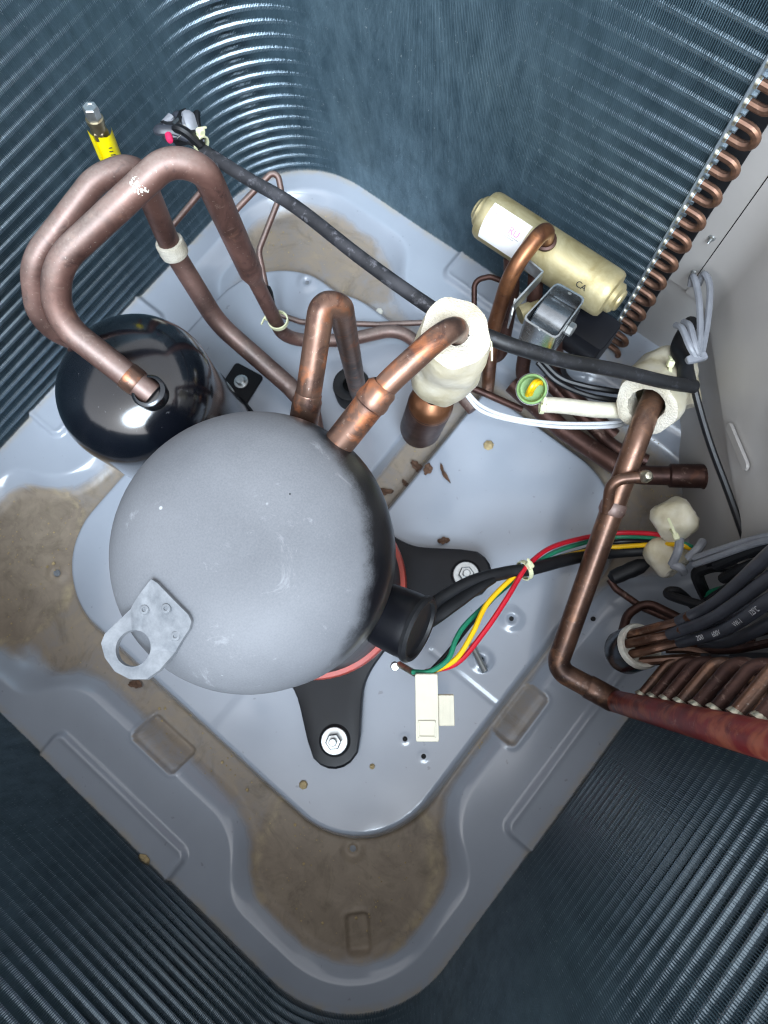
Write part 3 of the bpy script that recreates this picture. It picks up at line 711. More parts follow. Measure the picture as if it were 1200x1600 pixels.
MB().lathe([(.0230, ml-.014), (.0217, ml-.0035), (.0172, ml+.0026), (.0088, ml+.0066)], m0, max_, 36).build('muffler_cap', 'copper_orange', muf)

def foam_sleeve(name, c, axis, ro, ri, L, label, seed, squash=.0, rd=.07):
    """foam tube with a slightly lumpy skin, bare cut faces and a slit"""
    ax = Vector(axis).normalized(); u = ax.orthogonal().normalized(); w = ax.cross(u); c = Vector(c); q = random.Random(seed)
    t = thing(name, c, label, 'foam sleeve'); n, K = 40, 14
    ph = [q.uniform(0, 6) for _ in range(4)]
    def R_(a, s_): return ro*(1+.05*math.sin(2*a+ph[0]+s_*3)+.03*math.sin(5*a+ph[1]-s_*5)+.03*math.sin(3*a+ph[2])*math.sin(s_*9)+.015*math.sin(9*a+s_*14+ph[3])-squash*math.exp(-((s_-.45)/.10)**2)*(.7+.3*math.sin(a+ph[3])))
    vsl = [c+ax*L*(k/(K-1)-.5)+(u*math.cos(2*math.pi*i/n)+w*math.sin(2*math.pi*i/n))*R_(2*math.pi*i/n, k/(K-1))*(1-rd*(1, .35, .1)[min(k, K-1-k)] if min(k, K-1-k) < 3 else 1) for k in range(K) for i in range(n)]
    MB().add(vsl, [(k*n+i, k*n+(i+1) % n, (k+1)*n+(i+1) % n, (k+1)*n+i) for k in range(K-1) for i in range(n)]).build('skin', 'foam_skin', t, ang=60)
    for s_, e in ((-.5, 0), (.5, 1)):
        vsl = []; fs = []; M = 5
        for j in range(M):
            for i in range(n):
                a = 2*math.pi*i/n; rr = ri+(R_(a, e)*(1-rd)-ri)*j/(M-1); ir = (q.uniform(-.0007, .0007) if j < M-1 else 0)
                vsl.append(c+ax*(L*s_+ir+(math.copysign(.0012, s_) if 0 < j < M-1 else 0))+(u*math.cos(a)+w*math.sin(a))*(rr+(ir if j == 0 else 0)))
        for j in range(M-1):
            for i in range(n): fs.append((j*n+i, j*n+(i+1) % n, (j+1)*n+(i+1) % n, (j+1)*n+i))
        for i in range(n): vsl.append(c+ax*(L*s_*.3)+(u*math.cos(2*math.pi*i/n)+w*math.sin(2*math.pi*i/n))*ri)
        fs += [(i, (i+1) % n, M*n+(i+1) % n, M*n+i) for i in range(n)]
        MB().add(vsl, fs).build('cut_face', 'foam', t, ang=60)
    return t
def zip_tie(c, axis, r, headdir, label, w=.0030, tail=.010, group=None):
    ax = Vector(axis).normalized(); hd = Vector(headdir); hd = (hd-ax*hd.dot(ax)).normalized(); c = Vector(c); t = thing('cable_tie', c, label, 'cable tie', group)
    MB().lathe([(r, -w/2), (r+.0013, -w/2), (r+.0013, w/2), (r, w/2)], c, ax, 30).build('strap', 'tie_plastic', t)
    hp = c+hd*(r+.003); fr = frame(hp, hd, ax)
    MB().box(hp, (.0062, .0068, .0056), fr, .0014).build('head', 'tie_plastic', t)
    side = hd.cross(ax); MB().box(hp+hd*.003+side*tail*.55, (.0014, tail, .0024), fr, .0004).build('tail', 'tie_plastic', t)
    return t
fa, fb = A(692, 592, .255), A(712, 520, .345); fc1 = fa.lerp(fb, .5); fax = (fb-fa).normalized(); f1 = foam_sleeve('foam_sleeve', fc1, fax, .0252, .0088, (fb-fa).length, 'white foam sleeve on the discharge pipe above the muffler, tied once', 3, .09)
zip_tie(fa.lerp(fb, .72), fax+Vector((.25, -.3, 0)), .0218, (.85, .6, .2), 'pale cable tie cinching the foam sleeve on the discharge pipe')

# ------------------------------------------------------------------ reversing valve group
VZ = .185
va, vb = A(757, 333, VZ), A(957, 463, VZ); vax = (vb-va).normalized(); vlen = (vb-va).length
valve = thing('reversing_valve', va.lerp(vb, .5)-Vector((0, 0, .02)), 'brass cylinder reversing valve with white label in front of the blue fins', 'valve')
VR = .0230
MB().lathe([(.0001, 0), (.016, 0), (.0210, .0012), (.0226, .004), (VR, .008), (VR, vlen-.008), (.0226, vlen-.004), (.0210, vlen-.0012), (.016, vlen), (.0001, vlen)], va, vax, 48).build('valve_body', 'brass', valve)
for p, s_ in ((va, -1), (vb, 1)):
    MB().lathe([(.0145, -.001), (.0145, .004), (.0122, .0062), (.0105, .0066), (.0100, .0085), (.0085, .0095), (.0001, .0098)], p, vax*s_, 28).build('end_cap', 'brass', valve)
vu = (Vector((0, 0, 1))-vax*vax.z).normalized(); vw = vax.cross(vu)          # up and sideways of the valve
toC = (Vector((0, 0, CAM_H))-va.lerp(vb, .5)); a_c = math.atan2(toC.dot(vw), toC.dot(vu))
def on_valve(s_, a, r=VR): return va+vax*s_+(vu*math.cos(a)+vw*math.sin(a))*r
def valve_patch(s0, s1, a0, a1, r, name, mat, parent, n=10):
    vsl = [on_valve(s_, a0+(a1-a0)*k/n, r) for k in range(n+1) for s_ in (s0, s1)]
    return MB().add(vsl, [(2*k, 2*k+1, 2*k+3, 2*k+2) for k in range(n)]).build(name, mat, parent)
sgn = 1 if (on_valve(.05, a_c+.3)-on_valve(.05, a_c)).dot(A(800, 420, VZ)-A(850, 340, VZ)) > 0 else -1
lab = valve_patch(.010, .052, a_c-sgn*.55, a_c+sgn*1.0, VR+.00025, 'paper_label', 'label_white', valve)
def text(body, size, o, right, up_, name, mat, parent, align='CENTER'):
    cu = bpy.data.curves.new(name, 'FONT'); cu.body = body; cu.size = size; cu.align_x = align; cu.align_y = 'CENTER'
    to = bpy.data.objects.new('tmp', cu); COL.objects.link(to); dg = bpy.context.evaluated_depsgraph_get()
    me = bpy.data.meshes.new_from_object(to.evaluated_get(dg)); bpy.data.objects.remove(to)
    R_ = Vector(right).normalized(); Un = Vector(up_); Un = (Un-R_*Un.dot(R_)).normalized(); W = R_.cross(Un)
    M = Matrix(((R_.x, Un.x, W.x, o[0]), (R_.y, Un.y, W.y, o[1]), (R_.z, Un.z, W.z, o[2]), (0, 0, 0, 1)))
    me.transform(Matrix.Translation(-Vector(parent['base'])) @ M); me.name = name
    me.materials.clear(); me.materials.append(MAT[mat]); ob = bpy.data.objects.new(name, me); COL.objects.link(ob); ob.parent = parent; return ob
def vtext(body, size, s_, a, mat):
    nrm_ = (vu*math.cos(a)+vw*math.sin(a)); o = on_valve(s_, a, VR+.0006); upv = nrm_.cross(vax)
    if upv.dot(A(800, 330, VZ)-A(800, 430, VZ)) < 0: upv = -upv
    rt = upv.cross(nrm_); return text(body, size, o, rt, upv, 'printed_mark', mat, lab)
vtext('RU', .0085, .041, a_c+sgn*.02, 'ink_pink'); vtext('c', .007, .018, a_c-sgn*.22, 'ink_pink')
for i, a in enumerate((.19, .27)):
    valve_patch(.014, .048-.004*i, a_c+sgn*a, a_c+sgn*(a+.03), VR+.0004, 'print_line', 'ink_grey', lab, 2)
q = random.Random(4)
pts_ = text('CA', .0075, on_valve(vlen-.026, a_c+sgn*.30, VR+.0005), vax, -(on_valve(.05, a_c+sgn*.3)-on_valve(.05, a_c)), 'stamped_mark', 'dark_metal', valve)
# pipe from the top of the valve, arching to the front
vt = on_valve(vlen*.48, a_c-sgn*.35, VR-.002)
n_ = (vt-va-vax*(vt-va).dot(vax)).normalized()
s5 = [vt, vt+n_*.034, A(800, 420, .225), A(769, 520, .15), A(762, 610, .03)]
vp, _ = pipe('valve_top_pipe', 'copper_orange', s5, .0072, [0, .022, .05, .05, 0], 'bright orange copper pipe arching out of the brass valve top', n=18)
MB().lathe([(.0075, 0), (.0098, .0005), (.0096, .0035), (.0075, .0045)], vt+n_*.002, n_, 22).build('brazed_collar', 'copper_dark', vp)
for i, (a, b, c, mt) in enumerate((((800, 455, .15), (782, 560, .05), (735, 560, .03), 'copper_dark'), ((835, 470, .15), (812, 600, .035), (885, 676, .03), 'copper_dark'), ((872, 500, .15), (866, 590, .05), (960, 680, .03), 'copper_dark'))):
    s_ = (.30, .5, .7)[i]; st = on_valve(vlen*s_, a_c+sgn*1.9, VR-.002)
    pipe('valve_lower_pipe', mt, [st, A(*a), A(*b), A(*c)], .0076, [0, .03, .04, 0], ('dark copper pipe under the brass valve nearest the foam sleeve', 'dark copper pipe under the middle of the brass valve', 'dark copper pipe under the solenoid end of the brass valve')[i], n=14)
# small bracket between valve and solenoid
bkt = MB(); fz = .215
pA, pB, pC, pD = A(822, 412, fz), A(846, 432, fz), A(802, 480, fz), A(796, 500, fz-.05)
def strip(pts_, w, t, up=(0, 0, 1)):
    mb = MB()
    for a, b in zip(pts_, pts_[1:]):
        fr = frame(a.lerp(b, .5), b-a, up); mb.box(a.lerp(b, .5), ((b-a).length+t*.8, t, w), fr, t*.2)
    return mb
brk = strip([pA, pB, pC, pD], .016, .0016).build('pilot_bracket', 'zinc', origin=pC); tag(brk, 'thin zinc bracket between the orange pipe and the solenoid coil', 'bracket')
MB().lathe([(.0001, 0), (.0085, 0), (.0085, .010), (.0070, .012), (.0070, .020), (.0001, .020)], A(812, 492, .19), A(850, 478, .19)-A(812, 492, .19), 20).build('pilot_nut', 'brass', brk)
# solenoid coil
SZ = .225
sq = [A(870, 440, SZ), A(916, 466, SZ), A(869, 531, SZ), A(816, 498, SZ)]
sc_ = (sq[0]+sq[1]+sq[2]+sq[3])/4
sol = thing('solenoid_coil', sc_-Vector((0, 0, .03)), 'solenoid coil in a square steel yoke beside the brass valve', 'solenoid')
P_ = bent(sq+[sq[0]], .004, 3)
mb = MB(); t = .0017
ring = []
for a, b, c in ((sq[3], sq[0], sq[1]), (sq[0], sq[1], sq[2]), (sq[1], sq[2], sq[3]), (sq[2], sq[3], sq[0])):
    d1 = (a-b).normalized(); d2 = (c-b).normalized(); ring += [b+d1*.004, b+(d1+d2)*.0012, b+d2*.004]
n = len(ring); vsl = []
for z, s_ in ((0, 0), (0, t), (-.044, t), (-.044, 0)):
    for p in ring: vsl.append(sc_+(p-sc_)*(1-s_/.022)+Vector((0, 0, z)))
mb.add(vsl, [(j*n+k, j*n+(k+1) % n, ((j+1) % 4)*n+(k+1) % n, ((j+1) % 4)*n+k) for j in range(4) for k in range(n)]); mb.build('yoke', 'steel', sol, ang=30)
c1, c2 = sq[0].lerp(sq[1], .5), sq[2].lerp(sq[3], .5); c1 = c1+Vector((0, 0, -.019)); c2 = c2+Vector((0, 0, -.019)); e1 = sq[3].lerp(sq[0], .5)-Vector((0, 0, .019)); e2 = sq[1].lerp(sq[2], .5)-Vector((0, 0, .019))
winding = MB().lathe([(.0001, 0), (.0170, 0), (.0178, .001), (.0178, (e2-e1).length-.005), (.0170, (e2-e1).length-.004), (.0001, (e2-e1).length-.004)], e1+(e2-e1).normalized()*.002, e2-e1, 36).build('winding', 'coil_metal', sol)
MB().lathe([(.0062, 0), (.0062, .0045), (.0048, .0058), (.0001, .006)], e2+(e2-e1).normalized()*.0005+Vector((0, 0, .004)), e2-e1, 6).build('hex_screw', 'zinc', sol, ang=20)
for p in (c1, c2): MB().lathe([(.0022, 0), (.0018, .0009), (.0001, .0011)], p+Vector((0, 0, .0165))+(sc_-Vector((0, 0, .019))-p).normalized()*.001, (sc_-c1 if p is c1 else sc_-c2), 10).build('rivet', 'zinc', sol)
blk = MB().box(A(915, 520, .13), (.05, .036, .04), frame((0, 0, 0), vax), .005).build('terminal_block', 'black_satin', origin=A(915, 520, .13)); tag(blk, 'black plastic block in shadow under the brass valve end', 'block')
wire('solenoid_lead', 'wire_black', pix([(900, 545, .12), (880, 575, .09), (900, 600, .08), (960, 612, .09)]), .0028, 'short black lead running from under the solenoid to the foam sleeve')

# ------------------------------------------------------------------ right-hand pipes
s6 = pix([(1040, 585, .12), (1012, 640, .175), (868, 1045, .075), (962, 1096, .075)]); hx_, hy_ = s6[3].x, s6[3].y
liq, P6 = pipe('gas_line', 'copper_brown', s6, .0107, [0, .06, .016, 0], 'brown copper line from right-hand foam sleeve slanting down to the red header', n=20)
tj = A(958, 762, .12)
tee = pipe('access_stub', 'copper_brown', [A(948, 800, .142), A(955, 750, .166), A(1008, 745, .168)], .0052, [0, .012, 0], '', parent=liq, n=14)[0]
MB().lathe([(.0001, -.001), (.0056, -.001), (.0060, .002), (.0052, .007), (.003, .010), (.0001, .0105)], A(1006, 745, .168), A(1012, 743, .178)-A(1004, 745, .168), 14).build('stub_tip', 'solder', tee)
MB().lathe([(.0108, -.006), (.0120, -.004), (.0122, .003), (.0108, .006)], s6[1].lerp(s6[2], .36), s6[2]-s6[1], 20).build('tee_joint', 'copper_dull', liq)
s7 = pix([(800, 600, .035), (880, 672, .03), (985, 742, .035), (1100, 744, .045)])
low, _ = pipe('valve_line', 'copper_dark', s7, .0105, [0, .1, .05, 0], 'dark copper line low on the pan entering the corner panel', n=18)
pe = s7[3]; pd = (s7[3]-s7[2]).normalized()
MB().lathe([(.0106, -.036), (.0130, -.034), (.0130, -.002), (.0145, .0), (.0145, .006), (.0106, .008)], pe, pd, 24).build('socket', 'copper_dark', low)
pipe('valve_line', 'copper_dark', pix([(850, 590, .045), (900, 640, .03), (960, 700, .03), (1010, 720, .03)]), .0075, .05, 'thinner dark copper line beside the one entering the panel')
# foam sleeves at right
fo2 = foam_sleeve('foam_sleeve', A(1026, 606, .150), A(1003, 645, .182)-A(1046, 572, .118), .0290, .0160, .080, 'white foam sleeve on the copper line before the corner panel', 8, .03)
fo3 = foam_sleeve('foam_sleeve', A(1052, 600, .115), (A(1062, 640, .115)-A(1040, 555, .125)), .0235, .0120, .050, 'second white foam sleeve behind, closest to the corner panel', 12, .05)
zip_tie(A(1040, 588, .172), A(1075, 600, .17)-A(1000, 588, .172), .0095, Vector((-.3, .5, .6)), 'pale cable tie holding black conduit on right-hand foam sleeve')
fo4 = foam_sleeve('foam_sleeve', A(1054, 812, .085), A(1075, 800, .09)-A(1034, 822, .08), .0200, .0060, .036, 'short white foam stub above the coloured wires', 15, rd=.3)
fo5 = foam_sleeve('foam_sleeve', A(1040, 868, .065), A(1020, 850, .06)-A(1052, 885, .07), .0185, .0060, .034, 'short white foam stub below the coloured wires', 18, rd=.22)
zip_tie(A(1056, 845, .100), (.4, .6, .2), .0110, (-.1, .2, 1), 'yellowed cable tie bundling coloured wires at the foam stubs', w=.004, tail=.018)
fil = MB().lathe([(.0040, 0), (.0075, .004), (.0082, .012), (.0078, .018), (.0085, .024), (.0080, .034), (.0045, .042)], A(952, 905, .04), A(1015, 878, .05)-A(952, 905, .04), 20).build('strainer', 'black_rubber', origin=A(952, 905, .04)); tag(fil, 'small dark strainer on the capillary line by the foam stub', 'strainer')
pipe('capillary_line', 'copper_dark', pix([(952, 905, .04), (962, 920, .04), (1005, 950, .045), (1100, 990, .06), (1180, 1005, .08)]), .0036, .015, 'dark capillary line leaving the strainer toward the distributor')
pipe('capillary_line', 'copper_dark', pix([(968, 1005, .06), (980, 960, .05), (1010, 940, .05), (1060, 965, .06), (1120, 1000, .07)]), .0046, .02, 'dark copper line looping above the distributor head')

# header: upright red manifold with stubs to the coil end
hdr = thing('header_manifold', (hx_, hy_, .05), 'red painted upright copper header with a row of stub tubes', 'header')
MB().sweep(densify([s6[3]+Vector((0, 0, -.004)), Vector((hx_, hy_, .437))], .012), .0106, 24).build('manifold', 'header_red', hdr)
MB().lathe([(.0108, -.03), (.0118, -.028), (.0118, -.002), (.0106, .0)], s6[3], s6[3]-s6[2], 22).build('elbow_socket', 'copper_brown', hdr)
for k in range(11):
    z = .135+k*TUBE_PITCH*2
    st = Vector((hx_-.001, hy_+.009, z)); r_ = .0048
    ctrl = [st, Vector((hx_+.001, YE+.035, z+.004)), Vector((X1+.008, YE+.036, z+.004)), Vector((X1+.0085, YE+.002, z+.004))]
    sb = pipe('stub_tube', 'copper_dark' if k % 3 else 'copper_brown', ctrl, r_*(.92+.16*((k*7) % 5)/5), [0, .014, .012, 0], '', parent=hdr, n=12)[0]
    MB().lathe([(.0048, 0), (.0060, .0005), (.0056, .0025), (.0048, .004)], st+Vector((0, .0005, 0)), (0, 1, .1), 14).build('braze_ring', 'solder', sb)

# distributor with capillaries in black sleeves
dz = .105; d0, d1 = A(974, 1020, dz-.005), A(1001, 1009, dz+.022); d1 = d0+(d1-d0)*1.0
dist = thing('distributor', d0, 'round steel distributor head with copper capillaries in black sleeves', 'distributor')
dax = (d1-d0).normalized()
dl = (d1-d0).length
MB().lathe([(.0001, -.006), (.010, -.006), (.0185, -.002), (.0205, .003), (.0205, dl-.003), (.0195, dl)], d0, dax, 36).build('cup', 'dark_metal', dist)
MB().lathe([(.0206, dl-.004), (.0208, dl-.001), (.0195, dl+.002), (.0165, dl+.001), (.0130, dl-.004), (.0001, dl-.005)], d0, dax, 36).build('solder_rim', 'solder_white', dist)
du = dax.orthogonal().normalized(); dw = dax.cross(du)
caps = [((1060, 972), [(1120, 940, .20), (1200, 868, .30), (1300, 780, .40)], (985, 990)), ((1046, 992), [(1115, 965, .20), (1200, 905, .285), (1300, 830, .38)], (979, 1005)),
        ((1062, 1004), [(1130, 985, .205), (1200, 940, .28), (1300, 870, .38)], (984, 1022)), ((1094, 1003), [(1140, 1002, .18), (1200, 975, .25), (1300, 920, .34)], (1000, 1005)),
        ((1098, 1028), [(1150, 1035, .17), (1210, 1040, .22), (1300, 1050, .30)], (1000, 1032))]
nm = ['uppermost', 'second', 'third', 'fourth', 'lowest']
for i, (s_, rest, root) in enumerate(caps):
    r0 = A(*root, dz+.022); a = A(*s_, .165-.006*i); R3 = pix(rest)
    wire('capillary', 'copper_brown', [r0-dax*.006, r0.lerp(a, .5)+Vector((0, 0, .004)), a, a.lerp(R3[0], .3)], .0042, parent=dist, n=10)
    sl = MB().sweep(catmull([a]+R3, 8), .0050 if i < 4 else .0044, 14).build('heat_shrink_sleeve', 'sleeve', origin=a)
    tag(sl, f'black heat-shrink sleeve on a capillary, {nm[i]} of five leaving the distributor', 'sleeve', 'black sleeves from the distributor')
    if i == 2:
        C3 = catmull([a]+R3, 8)
        for (k, body) in ((5, '200'), (8, '600V'), (12, 'VW-1'), (15, '125\u00b0C')):
            p = C3[k]; tg = (C3[k+1]-C3[k-1]).normalized(); nr = (Vector((0, 0, CAM_H))-p); nr = (nr-tg*nr.dot(tg)).normalized()
            text(body, .0056, p+nr*.0069, tg, nr.cross(tg), 'printed_text', 'ink_white', sl)
# more dark sleeves looping behind
wire('heat_shrink_sleeve', 'black_rubber', pix([(1100, 962, .06), (1060, 925, .08), (1046, 930, .085), (1120, 950, .12), (1200, 948, .16)]), .0046, 'thin black sleeve bent in a V behind the sleeve bundle', 'sleeve', n=10)
wire('heat_shrink_sleeve', 'black_rubber', pix([(1118, 958, .05), (1095, 915, .075), (1092, 893, .085), (1125, 884, .10), (1160, 900, .10), (1150, 940, .08)]), .0062, 'short brown-black sleeve loop under the coloured wires end', 'sleeve', n=10)
for i, (y0, y1, z0) in enumerate(((878, 850, .13), (898, 876, .12), (925, 912, .10), (1000, 985, .09), (1048, 1062, .12))):
    wire('rear_sleeve', 'black_rubber' if i < 3 else 'copper_dark', pix([(1120+10*i, y0+6, z0), (1165, (y0+y1)/2, z0+.04), (1240, y1-14, z0+.10)]), .0050, ('black sleeve just under the grey cable pair', 'black sleeve second below the grey cable pair', 'black sleeve third below the grey cable pair', 'dark copper tube behind the sleeve bundle', 'dark copper tube below the sleeve bundle')[i], 'sleeve' if i < 3 else 'pipe', n=10)

for i, (L_, mt_, r_, lb_) in enumerate((
    ([(1065, 985, .10), (1120, 972, .13), (1180, 945, .17), (1260, 900, .22)], 'sleeve', .0042, 'thin dark sleeve tucked between the upper and second big sleeves'),
    ([(1095, 945, .08), (1140, 915, .11), (1200, 885, .16), (1260, 860, .2)], 'wire_black', .0034, 'thin black lead above the big sleeves at the right edge'),
    ([(1085, 1015, .11), (1140, 1016, .14), (1200, 1005, .18), (1260, 990, .22)], 'copper_dark', .0036, 'bare dark capillary under the fourth big sleeve'),
    ([(1040, 1015, .12), (1090, 1018, .13), (1150, 1050, .15), (1230, 1068, .2)], 'copper_brown', .0034, 'bare brown capillary dipping toward the stub tubes'),
    ([(1100, 930, .07), (1130, 920, .09), (1150, 930, .10), (1165, 960, .09)], 'wire_green', .0030, 'short green lead showing behind the big sleeves'),
    ([(1105, 880, .10), (1150, 868, .13), (1210, 862, .17), (1260, 858, .2)], 'wire_black', .0040, 'black lead close beneath the lower grey cable'))):
    wire('side_lead' if 'lead' in lb_ else 'side_sleeve' if 'sleeve tucked' in lb_ else 'bare_capillary', mt_, pix(L_), r_, lb_, 'wire' if 'lead' in lb_ else 'sleeve' if 'sleeve tucked' in lb_ else 'pipe', n=10)

# ------------------------------------------------------------------ thin copper lines at the back
s8 = pix([(268, 352, .12), (305, 318, .13), (346, 352, .105), (432, 262, .125), (440, 300, .11), (404, 392, .08), (418, 460, .05), (432, 490, .03), (470, 503, .025), (590, 507, .025), (690, 503, .03)])
pipe('thin_line', 'copper_dull', s8[2:], .0034, [0, .014, .014, .02, .02, .015, .02, .02, 0], 'thin copper line hooked at the far corner and running to the foam sleeve', n=12)
pipe('thin_line', 'copper_dull', pix([(262, 362, .12), (312, 302, .14), (330, 285, .15)]), .0032, .02, 'short thin copper line crossing behind the tall loops', n=12)
pipe('thin_line', 'copper_dark', pix([(741, 500, .09), (741, 438, .11), (766, 432, .115), (800, 445, .11)]), .0030, .010, 'thin dark copper hook left of the brass valve', n=12)
pipe('thin_line', 'copper_dark', pix([(905, 560, .05), (940, 545, .06), (950, 500, .09), (905, 480, .12)]), .0032, .012, 'thin dark copper line right of the solenoid', n=12)
pipe('thin_line', 'copper_dark', pix([(700, 590, .06), (770, 620, .05), (815, 640, .04)]), .0040, .02, 'short dark copper line below the foam sleeve and grey pair', n=12)
kt = min(P1, key=lambda p: (p-A(413, 488, .1)).length)
zip_tie(kt+Vector((.002, .002, 0)), s1[6]-s1[5], .0098, (-1, -.3, .2), 'white cable tie strapping a sensor to the suction loop', w=.0048)
sens = MB().lathe([(.0001, 0), (.0058, .001), (.0062, .004), (.0062, .026), (.0048, .032), (.0001, .033)], A(424, 490, .085), A(414, 440, .12)-A(424, 490, .085), 16).build('temperature_sensor', 'black_rubber', origin=A(424, 490, .085)); tag(sens, 'small black sensor strapped to the suction loop by a white tie', 'sensor')

# service port with yellow tag
v0, v1 = A(174, 252, .245), A(140, 166, .30); vd = (v1-v0); L = vd.length
port = thing('service_port', v0, 'brass service valve with hex cap and folded yellow tag behind the copper loops', 'service valve')
MB().lathe([(.0038, -.05), (.0038, L*.5)], v0, vd, 12).build('port_stem', 'copper_dull', port)
MB().lathe([(.0050, L*.46), (.0074, L*.48), (.0074, L*.60), (.0066, L*.62)], v0, vd, 6).build('hex_nut', 'brass_fitting', port, ang=20)
MB().lathe([(.0066, L*.60), (.0066, L*.72), (.0074, L*.73), (.0074, L*.80), (.0058, L*.81)], v0, vd, 20).build('threaded_body', 'brass_fitting', port)
MB().lathe([(.0064, L*.80), (.0064, L*.98), (.0056, L*1.0), (.0034, L*1.0), (.0030, L*.99), (.0001, L*.99)], v0, vd, 6).build('hex_cap', 'zinc', port, ang=20)
ty = vd.normalized(); tx = (A(190, 220, .26)-A(150, 232, .26)); tx = (tx-ty*tx.dot(ty)).normalized(); tn = tx.cross(ty)
if tn.z < 0: tn = -tn
mb = MB(); vsl = []
wv = [(-.0105, -.004), (-.0085, .001), (-.0065, .0045), (-.0050, .0025), (-.0040, .0055), (.0, .0078), (.005, .0082), (.0085, .006), (.0105, .001), (.0105, -.004)]
for e in (0, 1):
    for s_ in (L*.02, L*.56):
        k = 1.35 if s_ < 0 else .95
        vsl += [v0+ty*s_+tx*(x*k)+tn*(y*k-e*.0004) for x, y in wv]
n = len(wv); mb.add(vsl, [(k, k+1, n+k+1, n+k) for k in range(n-1)]+[(2*n+k+1, 2*n+k, 3*n+k, 3*n+k+1) for k in range(n-1)])
tg_ = mb.build('yellow_tag', 'tag_yellow', port, ang=60)
for i in range(6):
    s_ = L*(.06+.065*i); c = v0+ty*s_+tx*(.0042+.0004*(i % 2))+tn*.0086
    MB().box(c, (.0042-.0007*(i % 3), .0009, .0002), frame(c, tx, tn), .0001).build('print_stroke', 'ink_dark', tg_)

# ------------------------------------------------------------------ black conduits, cables, wires
cond1 = pix([(318, 236, .245), (385, 278, .25), (460, 322, .255), (560, 400, .262), (640, 458, .268), (712, 506, .275)])
o = wire('conduit', 'dusty_conduit', cond1, .0058, 'dusty dark conduit stretched across the back from the sensor bundle', 'conduit', n=14)
cond2 = pix([(748, 520, .275), (800, 540, .27), (880, 563, .25), (960, 578, .225), (1040, 597, .20), (1085, 604, .185)])
wire('conduit', 'dusty_black', cond2, .0060, 'black conduit running between the two main foam sleeves', 'conduit', n=14)
wire('conduit', 'black_rubber', pix([(1072, 603, .188), (1070, 570, .18), (1060, 545, .165), (1070, 520, .15), (1080, 505, .14)]), .0072, 'stub of black conduit standing against the corner panel', 'conduit', n=14)
for L_, lb_ in (([(1091, 558, .192), (1094, 510, .19), (1091, 460, .185), (1083, 432, .18), (1079, 446, .17)], 'long grey cable strand on the corner panel, nearer the fins'),
                ([(1096, 556, .19), (1106, 500, .186), (1109, 448, .182), (1100, 428, .178), (1092, 444, .165)], 'long grey cable strand on the corner panel, farther from the fins'),
                ([(1056, 508, .18), (1066, 514, .19), (1077, 540, .195), (1088, 560, .19)], 'short outer grey cable hook beside the black conduit stub'),
                ([(1068, 503, .18), (1078, 510, .19), (1085, 536, .195), (1092, 560, .19)], 'short inner grey cable hook beside the black conduit stub')):
    wire('grey_cable', 'grey_cable', pix(L_), .0030, lb_)
clipb = MB().box(A(1088, 560, .19), (.018, .007, .006), frame((0, 0, 0), A(1100, 556, .19)-A(1076, 562, .19)), .0015).build('cable_clip', 'grey_cable', origin=A(1088, 560, .19)); tag(clipb, 'small grey clip at the foot of the grey cable loop', 'clip')
wire('black_lead', 'wire_black', pix([(1078, 575, .165), (1090, 628, .155), (1110, 695, .14), (1138, 770, .13), (1160, 832, .125), (1170, 862, .12)]), .0034, 'black lead hanging down along the corner panel')
for i in range(2):
    wire('pale_wire', 'pale_cable', pix([(722+4*i, 602+12*i, .16), (752, 634+8*i, .15), (800, 652+5*i, .14), (870, 661+6*i, .135), (950, 661+6*i, .13), (985, 655+6*i, .12)]), .0018, ('upper of two thin pale wires sagging toward the foam sleeve', 'lower of two thin pale wires sagging toward the foam sleeve')[i])
for i in range(2):
    wire('black_lead', 'wire_black', pix([(840+6*i, 566-4*i, .12), (870+6*i, 596-6*i, .11), (920, 618-14*i, .11), (980, 628-14*i, .11)]), .0030, ('lower black lead curving under the conduit to the foam sleeve', 'upper black lead curving under the conduit to the foam sleeve')[i])
slv = wire('braided_sleeve', 'sleeve_white', pix([(846, 632, .150), (880, 634, .15), (930, 640, .148), (985, 642, .14)]), .0075, 'white braided sleeve between the yellow wire loop and foam sleeve', 'sleeve', n=14)
lc = A(831, 608, .16); lax = A(850, 596, .19)-A(822, 622, .15)
loop_ = thing('taped_splice', lc, 'green taped splice cup with a yellow wire loop in it', 'splice')
lax = (Vector((0, 0, CAM_H))-lc).normalized(); 
MB().lathe([(.0001, -.018), (.009, -.018), (.0135, -.010), (.0142, .0), (.0138, .006), (.0120, .007), (.0112, .004), (.0105, -.004), (.0001, -.006)], lc, lax, 28).build('tape_cup', 'tape_green', loop_)
MB().lathe([(.0139, -.011), (.0149, -.008), (.0150, -.001), (.0143, .002)], lc, lax, 28).build('clear_tape', 'label_white', loop_)
for i in range(2):
    wire('yellow_loop', 'wire_yellow', pix([(824+5*i, 617-1*i, .157), (828+5*i, 608-2*i, .170), (836+5*i, 597+1*i, .172), (846+3*i, 595+4*i, .158)]), .0024, parent=loop_)
zip_tie(A(847, 631, .152), A(880, 634, .15)-A(846, 632, .150), .0082, (-.2, -.6, .5), 'white cable tie at the taped splice end of the braided sleeve', w=.004)

